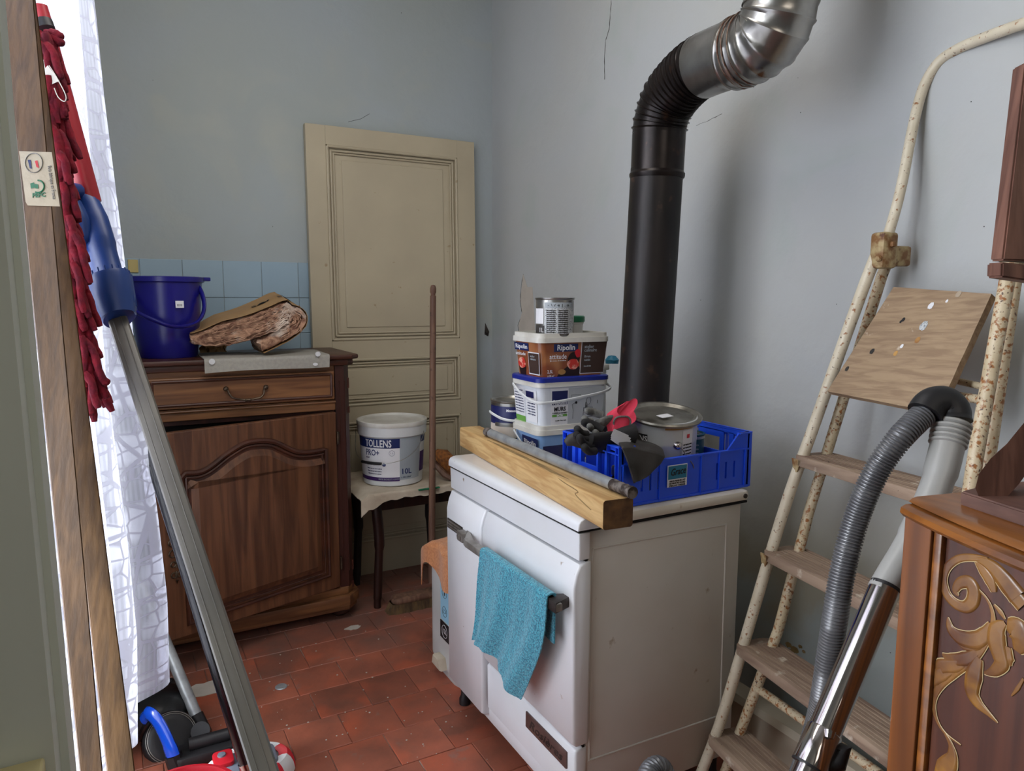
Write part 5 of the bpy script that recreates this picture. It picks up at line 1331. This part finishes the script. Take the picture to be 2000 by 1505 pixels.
bmesh.ops.bevel(mb.bm,geom=list(mb.bm.edges),offset=.002,segments=2,affect='EDGES')
mb.build('top_board','oak_dull',sbx)
# carving: pixel outlines dropped on the panel plane become relief strokes
Pn=SBn; P0_=Vector((sb_p.x,sb_p.y,0))-SBn*.010
def cv(x,y): # crop coords (1680,780) scale 2.075
    p=onP(1680+x/2.075,780+y/2.075,P0_,Pn); q_=SBM.inverted()@p; return Vector((q_.x,q_.y,q_.z))
def stroke(pts,ws,nm='carved_scroll',m='gilt',e=0.2,par=None,edge=True):
    P=spl([cv(*p) for p in pts],5); n=len(P); R_=[]
    for i in range(n):
        t=i/(n-1)*(len(ws)-1); a=int(min(t,len(ws)-2)); R_.append(max(.0006,(ws[a]+(ws[a+1]-ws[a])*(t-a))/2.075*.72/F_PX*.92))
    mb=MB(SBM); vv=[];ff=[];K=7
    for i in range(n):
        d=(P[min(i+1,n-1)]-P[max(i-1,0)]).normalized(); s_=Vector((-d.y,d.x,0))
        for j in range(K):
            a=PI*j/(K-1); vv.append(P[i]+s_*R_[i]*math.cos(a)+Vector((0,0,SG*(R_[i]*e*math.sin(a)**.6*(1-.35*math.sin(a*1.0)**8)+.0008*(0 if j in(0,K-1) else 1)))))
    for i in range(n-1):
        for j in range(K-1): ff.append((i*K+j,i*K+j+1,(i+1)*K+j+1,(i+1)*K+j))
    mb._add(vv,ff); o=mb.build(nm,m,sbx,True,angle=80)
    if edge:
        mb=MB(SBM); mb.tube([vv[i*K]+Vector((0,0,SG*.0008)) for i in range(n)],.0005,5); mb.build('gilt_edge','gilt_edge',o,True)
    return o
stroke([(520,650),(460,640),(400,645),(355,680),(340,730),(355,790),(390,828),(430,840),(458,815),(462,770),(440,740),(405,745),(388,775),(402,795)],[14,18,20,22,24,26,28,30,34,36,34,28,18,4])
stroke([(640,800),(590,735),(540,680),(500,655),(470,648)],[50,44,34,22,8],'acanthus_leaf'); stroke([(664,835),(600,760),(540,690),(505,660)],[40,40,26,6],'acanthus_leaf')
stroke([(545,780),(530,735),(500,690),(470,655)],[14,30,26,6],'acanthus_leaf')
stroke([(455,745),(510,800),(535,850),(540,900),(525,960),(490,1020),(450,1060),(380,1110),(325,1160),(300,1220),(310,1290),(345,1350),(410,1400)],[4,6,9,12,14,18,22,24,22,16,10,7,3],'carved_stem')
stroke([(358,880),(370,930),(410,965),(470,975),(510,950),(530,905)],[4,26,40,44,36,10],'acanthus_leaf'); stroke([(398,985),(430,1003),(480,995),(515,965)],[4,18,24,8],'acanthus_leaf')
stroke([(335,1030),(370,1050),(430,1050),(480,1020)],[6,28,36,16],'acanthus_leaf'); stroke([(295,1100),(330,1080),(390,1078),(440,1060)],[6,38,34,14],'acanthus_leaf'); stroke([(285,1165),(300,1130),(340,1110),(385,1095)],[10,40,36,12],'acanthus_leaf')
stroke([(485,1045),(465,1110),(455,1180),(480,1230),(520,1270),(560,1310)],[20,46,40,30,14,3],'acanthus_leaf')
stroke([(590,905),(560,930),(555,980),(570,1040),(575,1070),(545,1100),(505,1108)],[10,44,50,42,38,26,5],'acanthus_leaf'); stroke([(600,910),(635,930),(655,975),(640,1020)],[30,60,56,20],'acanthus_leaf'); stroke([(600,1000),(600,1050),(610,1080)],[20,34,10],'acanthus_leaf')
stroke([(545,830),(570,860),(590,890)],[5,12,4],'carved_stem'); 
stroke([(345,1350),(370,1400),(375,1450),(350,1500),(330,1560)],[6,16,34,60,50],'acanthus_leaf')
stroke([(664,1130),(640,1170),(615,1200)],[6,10,3],'carved_stem',edge=False)
# ------------------------------------------------------------------ chair upside down on the sideboard
wc=thing('wooden_chair','reddish brown wooden chair part with curved arm resting on the carved cabinet','chair',onW(1960,960,.80))
wA=.79
Pp=[(1905,953),(1912,925),(1935,895),(1965,868),(2000,825),(2040,770),(2100,700),(2160,720),(2110,790),(2060,850),(2020,900),(1990,945),(1965,972),(1935,978),(1912,970)]
n_=-FW
Pv=[onW(x,y,wA) for x,y in Pp]; k=len(Pv); thk=Vector((.034,.012,0))
mb=MB(); mb._add(Pv+[p+thk for p in Pv],[tuple(range(k)),tuple(range(k,2*k))]+[(i,(i+1)%k,k+(i+1)%k,k+i) for i in range(k)])
bmesh.ops.bevel(mb.bm,geom=[e for e in mb.bm.edges if len(e.link_faces)==2 and e.calc_face_angle(0)>1.2],offset=.004,segments=3,affect='EDGES')
mb.build('curved_arm','chair_wood',wc,True,angle=40)
def slab(px4,w,th,nm,bev=.002):
    V=[onW(x,y,w) for x,y in px4]; T=Vector((.02,.03,0)).normalized()*th; mb=MB(); mb._add(V+[p+T for p in V],[(0,1,2,3),(7,6,5,4)]+[(i,(i+1)%4,4+(i+1)%4,4+i) for i in range(4)])
    bmesh.ops.bevel(mb.bm,geom=list(mb.bm.edges),offset=bev,segments=2,affect='EDGES'); return mb.build(nm,'chair_wood',wc)
slab([(2003,120),(2075,120),(2045,512),(1958,508)],.80,.025,'post')
slab([(1957,511),(2260,545),(2260,585),(1956,541)],.795,.03,'rail')
slab([(2100,545),(2170,550),(2150,800),(2080,800)],.80,.03,'post')
# ------------------------------------------------------------------ wooden battens at the near left
def batten(label,tops,bots,wt,wb,th,m,nm='wood_batten'):
    # left and right edge pixels at top and bottom
    T0,T1=onW(*tops[0],wt),onW(*tops[1],wt); B0,B1=onW(*bots[0],wb),onW(*bots[1],wb)
    dz=(B0-T0); ext=(B0.z-.002)/abs(dz.z); ext2=(B1.z-.002)/abs((B1-T1).z)
    G0=B0+dz*ext; G1=B1+(B1-T1)*ext2
    U0_=T0-dz*.06; U1_=T1-(B1-T1)*.06
    t=thing(nm,label,'batten',((G0+G1)/2),'wooden battens leaning by the window')
    n=Vector((-.15,1,.1)).normalized()*th; mb=MB(); V=[U0_,U1_,G1,G0]
    mb._add(V+[p+n for p in V],[(0,1,2,3),(7,6,5,4)]+[(i,(i+1)%4,4+(i+1)%4,4+i) for i in range(4)])
    bmesh.ops.bevel(mb.bm,geom=list(mb.bm.edges),offset=.0015,segments=2,affect='EDGES')
    mb.build('timber','batten',t) if m=='batten' else mb.build('timber',m,t)
    return t,T0,T1,B0,B1
bt1=batten('narrow brown wooden batten with a paper certification sticker',((6,0),(66,0)),((158,1505),(201,1505)),.88,.80,.022,'batten_dark')
bt2=batten('wider brown wooden batten behind the stickered one',((38,0),(70,0)),((211,1505),(264,1505)),.915,.845,.02,'batten')
t,T0,T1,B0,B1=bt1
# sticker: sheet laid flat on the front of the batten
def onB(px,py,e=.0012):
    n=(T1-T0).cross(B0-T0).normalized(); 
    if n.dot(CAM-T0)<0: n=-n
    return onP(px,py,T0+n*e,n),n
S4=[onB(*q)[0] for q in ((37,295),(101,297),(117,403),(54,401),(50,394))]
mb=MB(); mb.poly(S4); mb.build('paper_sticker','stained_cloth',t)
def sring(cx,cy,rx,ry,m,nm,a0=0,a1=2*PI,r=.0006,fill=None):
    pts=[onB(cx+rx*math.cos(a0+(a1-a0)*i/20),cy+ry*math.sin(a0+(a1-a0)*i/20),.0018)[0] for i in range(21)]
    mb=MB(); mb.tube(pts,r,5); 
    mb.build(nm,m,t,True)
sring(66,318,17,19,'handle_metal','printed_ring'); 
def sq4(q,m,nm): mb=MB(); mb.poly([onB(*p,.0018)[0] for p in q]); mb.build(nm,m,t)
sq4([(54,312),(60,312),(62,330),(58,328)],'navy','printed_emblem'); sq4([(68,314),(73,313),(76,328),(71,326)],'red_plastic','printed_emblem')
sring(74,364,12,12,'green_lid','printed_ring',-1.6,2.0,.0009)
sq4([(59,358),(66,356),(70,366),(60,368)],'green_lid','printed_emblem'); sq4([(68,359),(74,360),(75,368),(69,368)],'green_lid','printed_emblem')
Xs=(onB(90,379)[0]-onB(64,381)[0]); O,nn=onB(76,381,.0018); Ys=nn.cross(Xs)
MB().text('PEFC',.0075,frame(O,Xs,Ys),w=.0155,off=.0002).build('lettering','pale_green' if False else 'green_lid',t)
Xs=(onB(108,398)[0]-onB(96,320)[0]); O,nn=onB(101,356,.0018)
MB().text('Bois fabrique en France',.006,frame(O,Xs,nn.cross(Xs)),w=.042).build('lettering','handle_metal',t)
# ------------------------------------------------------------------ mop with red chenille head, leaning upside down
mp=thing('mop','red chenille mop upside down on a blue joint and long grey pole','mop',(.28,.6,0))
class MBS(MB):
    def tube(s,pts,r,n=12,**k): return MB.tube(s,pts,[x*.84 for x in r] if isinstance(r,(list,tuple)) else r*.84,n,**k)
def seg(x,y,w): return onW(x,y,w*.84)
gA=seg(228,618,1.5); gB=seg(517,1505,1.10); dgp=gB-gA
gC=gB+dgp*(gB.z-.03)/abs(dgp.z)
def flatpole(pts,hw_l,th,nm,m,par):
    vv=[];K=len(pts); mb=MBS(); side=(ray(400,1000).cross(dgp)).normalized()
    if side.dot(RT)<0: side=-side
    nn=side.cross(dgp.normalized()); 
    if nn.dot(FW)>0: nn=-nn
    n8=16
    for i,p in enumerate(pts):
        for j in range(n8):
            a=2*PI*j/n8; c_,s_=math.cos(a),math.sin(a); k=1/((abs(c_)**4+abs(s_)**4)**.25)
            vv.append(p+side*hw_l[i]*c_*k+nn*th*s_*k)
    ff=[(i*n8+j,i*n8+(j+1)%n8,(i+1)*n8+(j+1)%n8,(i+1)*n8+j) for i in range(K-1) for j in range(n8)]+[tuple(range(n8)),tuple((K-1)*n8+j for j in range(n8))]
    mb._add(vv,ff); return mb.build(nm,m,par,True,angle=40),side,nn
pole,sd,nn_=flatpole([gA,gA.lerp(gC,.5),gC],[.0158,.0164,.0168],.008,'pole','pole_grey',mp)
for o_ in (-.45,.35): MBS().tube([gA+sd*.0158*o_+nn_*.0079,gC+sd*.0168*o_+nn_*.0079],.0012,6).build('ridge','pole_grey',pole,True)
j0=seg(150,385,1.56); j1=seg(200,478,1.53); j2=seg(232,598,1.5)
MBS().tube([seg(211,536,1.51),seg(214,545,1.51),seg(222,585,1.505),seg(232,620,1.495),seg(233,622,1.494)],[.041,.0435,.0425,.034,.031],20).build('blue_collar','blue_plastic',mp,True,angle=30)
mb=MBS()
for k in range(20):
    a=2*PI*k/20; mb.tube([seg(214,545,1.51)+(sd*math.cos(a)+nn_*math.sin(a))*.0361,seg(229,606,1.50)+(sd*math.cos(a)+nn_*math.sin(a))*.0315],.0016,5)
mb.build('grip_rib','blue_plastic',mp,True)
MBS().tube(spl([seg(160,392,1.55),seg(176,420,1.545),seg(192,470,1.53),seg(205,515,1.52),seg(213,545,1.51)],4),[.034]*5+[.036]*5+[.033]*7,16,flat=.8).build('blue_joint','blue_plastic',mp,True,angle=50)
MBS().tube(spl([seg(128,368,1.52),seg(138,400,1.51),seg(155,435,1.51),seg(158,470,1.51),seg(150,480,1.51)],4),[.012]*4+[.026]*9+[.02]*4,12,flat=.8).build('joint_arm','blue_plastic',mp,True)
MBS().tube([seg(120,366,1.46),seg(152,372,1.52)],[.013,.015],10).build('joint_pin','blue_plastic',mp,True)
MBS().tube([seg(76,12,1.50),seg(92,75,1.51),seg(120,190,1.52),seg(176,395,1.55)],[.016,.019,.023,.0225],16).build('red_tube','red_tube',mp,True)
MBS().tube([seg(84,42,1.48),seg(90,58,1.48)],[.018,.018],14).build('black_band','rubber_black',mp,True)
MBS().tube([seg(88,170,1.42),seg(112,270,1.42),seg(122,350,1.42),seg(130,400,1.43)],[.006,.010,.011,.010],8).build('mop_plate','blue_plastic',mp,True)
mb=MBS()
spine=[(80,60),(88,100),(96,160),(104,230),(112,300),(122,370),(132,440),(140,520),(150,600),(160,680),(172,735)]
for i in range(330):
    t=random.random()*(len(spine)-1); a=int(min(t,len(spine)-2)); f=t-a; x=spine[a][0]+(spine[a+1][0]-spine[a][0])*f; y=spine[a][1]+(spine[a+1][1]-spine[a][1])*f
    w=1.38+random.uniform(-.05,.05); b0_=seg(x+random.uniform(-14,8),y,w); L_=random.uniform(.04,.075)
    out_=random.uniform(-.2,.55) if y<600 else random.uniform(-.2,.8); dn=Vector((0,0,-1)); dr_=(RT*out_+dn*1.0).normalized()
    P=[b0_,b0_+dr_*L_*.35+RT*.004,b0_+dr_*L_*.7+dn*.006,b0_+dr_*L_+dn*.012]
    mb.tube(spl(P,2),[.0065,.0078,.0066,.0078,.0066,.0076,.0052],7)
for (x,y,dx,dy) in ((90,66,32,8),(95,75,28,12),(88,70,20,24),(100,90,14,30),(178,735,34,14),(172,740,22,42),(160,735,8,48),(150,640,14,16),(120,300,12,16)):
    a=seg(x,y,1.36); b=seg(x+dx,y+dy,1.36); mb.tube(spl([a,a.lerp(b,.5)+Vector((0,0,.004)),b],4),[.008,.0085,.007,.0085,.0075,.0085,.0075,.008,.005],8)
mb.build('chenille_strands','mop_red',mp,True,angle=80,kind='stuff')
Tq=[seg(*q,1.33) for q in ((80,110),(116,158),(98,166),(94,180),(88,176))]
mb=MBS(); mb.poly(Tq); mb.build('white_tag','white_tag',mp)
MBS().tube(spl([seg(96,128,1.33),seg(110,150,1.33),seg(128,185,1.33),seg(126,198,1.33),seg(114,190,1.33),seg(106,172,1.33)],5),.0009,5).build('tag_string','white_tag',mp,True)
# ------------------------------------------------------------------ second mop: black pole with red, grey and white head on the floor
m2=thing('floor_mop','black-handled mop with red grey and white head on the floor','mop',(.24,1.85,0))
a=onZ(482,1490,.085); b=onW(283,850,1.80); 
top2=a+(b-a)*1.28
MB().tube([a,a.lerp(top2,.5),top2],[.0195,.0165,.016],16).build('handle','pole_black',m2,True)
MB().tube([a+(a-b).normalized()*.02,a+(b-a).normalized()*.005],.0215,16).build('end_ring','chrome',m2,True)
c=onZ(482,1495,.03)
MB().prism(rrect(c.x-.075,c.x+.075,c.y-.06,c.y+.03,.02),.035,.062,'z',.008).build('socket_plate','grey_plastic',m2,True,angle=40)
MB().prism(rrect(c.x-.082,c.x-.032,c.y-.03,c.y+.035,.012),.060,.074,'z',.004).build('red_clip','red_plastic',m2,True,angle=40)
MB().lathe([(0,.0),(.011,0),(.010,.004),(0,.005)],(c.x-.06,c.y+.01,.074),16).build('button','grey_plastic',m2,True)
mb=MB(); mb2=MB()
for i in range(150):
    t=2*PI*i/150; e=Vector((c.x+.082*math.cos(t),c.y-.01+.055*math.sin(t),.045)); d_=Vector((math.cos(t),math.sin(t)*.8,0))
    P=[e,e+d_*.02+Vector((0,0,.004)),e+d_*.034+Vector((0,0,-.018)),e+d_*.038+Vector((0,0,-.04))]
    (mb if (i//12)%2 else mb2).tube(spl(P,2),.0042,6)
mb.build('white_strands','white_plastic',m2,True,kind='stuff'); mb2.build('red_strands','red_plastic',m2,True,kind='stuff')
# red bowl rim at the bottom edge
rb=onZ(345,1523,.22); rbt=thing('red_bucket','red plastic bucket rim at the bottom edge below the black vacuum','bucket',(rb.x,rb.y-.08,0))
C7=(rb.x,rb.y,0); C7=(onZ(345,1502,.22).x,onZ(345,1502,.22).y-.115,0)
MB().lathe([(0,.002),(.08,.002),(.112,.215),(.118,.216),(.119,.222),(.111,.223),(.108,.214),(.078,.008),(0,.008)],C7,40).build('shell','red_plastic',rbt,True)
# ------------------------------------------------------------------ black canister vacuum
vb=onZ(350,1450,.10)
vc=thing('canister_vacuum','black canister vacuum cleaner with a glossy blue handle by the curtain','vacuum cleaner',(vb.x,vb.y,0))
V0=Vector((vb.x,vb.y,0))
bc0=onZ(318,1462,.0)+Vector((-.02,.10,0))
mb=MB()
def vbod(u,v):
    a=2*PI*u; b_=PI*v; X=.115*math.cos(a)*math.sin(b_); Y=.10*math.sin(a)*math.sin(b_); Z=.062*math.cos(b_)
    k=1.0+.10*math.sin(a*2)*math.sin(b_); return Vector((bc0.x+X*k,bc0.y+Y*k,.065+Z))
mb.grid(vbod,36,18); mb.build('body','vac_black',vc,True,angle=70)
wl=onW(334,1440,2.02); wn_=(CAM-wl).normalized(); wn_=(wn_+Vector((.25,0,.1))).normalized(); WM=wn_.to_track_quat('Z','Y').to_matrix().to_4x4()
MB().lathe([(0,.012),(.045,.014),(.058,.012),(.068,.006),(.072,.0),(.070,-.03),(0,-.03)],wl,40,M=WM).build('wheel','rubber_black',vc,True)
mb=MB()
for r_ in (.067,.0625): mb.tube([wl+WM@Vector((r_*math.cos(t),r_*math.sin(t),.0095)) for t in [i*PI/20 for i in range(40)]],.0010,6,closed=True)
mb.build('wheel_trim','handle_metal',vc,True)
hpz=[onW(x,y,w) for x,y,w in ((280,1404,1.97),(290,1393,1.95),(304,1402,1.94),(318,1425,1.935),(330,1452,1.93),(338,1474,1.93))]
MB().tube(spl(hpz,4),[.016]*4+[.020]*13+[.022]*4,10,flat=.55).build('handle','vac_blue',vc,True,angle=60)
MB().tube([onW(262,1440,1.99),onW(280,1402,1.975)],[.012,.015],8).build('handle_socket','rubber_black',vc,True)
MB().tube([onW(337,1472,1.94),onW(352,1512,1.95)],[.022,.024],8).build('handle_socket','rubber_black',vc,True)
# its wand, hose and floor head
ta=onW(384,1398,2.10); tb2=onW(322,1250,2.16)
MB().tube([ta,ta+(tb2-ta)*1.8],.0165,20).build('wand','galvanised',vc,True)
f0=onZ(392,1440,.03)
MB().tube([ta+(tb2-ta)*.02,ta+(ta-tb2)*.22,Vector((f0.x,f0.y,.05))],[.020,.023,.026],14).build('wand_joint','rubber_black',vc,True)
f1=onZ(415,1458,.02)
MB().prism(rrect(f1.x-.10,f1.x+.09,f1.y-.045,f1.y+.035,.02),.003,.035,'z',.008).build('floor_head','rubber_black',vc,True,angle=40)
MB().tube([Vector((f1.x-.06,f1.y,.045)),Vector((f1.x+.045,f1.y,.045))],.018,14).build('floor_head_pivot','rubber_black',vc,True)
hs=[onW(322,1350,2.25),onW(305,1335,2.3),onW(300,1370,2.25),onW(300,1395,2.15),onW(285,1430,2.05)]
hs=[onW(338,1338,2.28),onW(318,1335,2.28),onW(306,1352,2.25),onW(300,1380,2.2),onW(292,1410,2.1)]
P=spl(hs,14); MB().tube(P,[.020 if i%2 else .017 for i in range(len(P))],14).build('hose','rubber_black',vc,True)
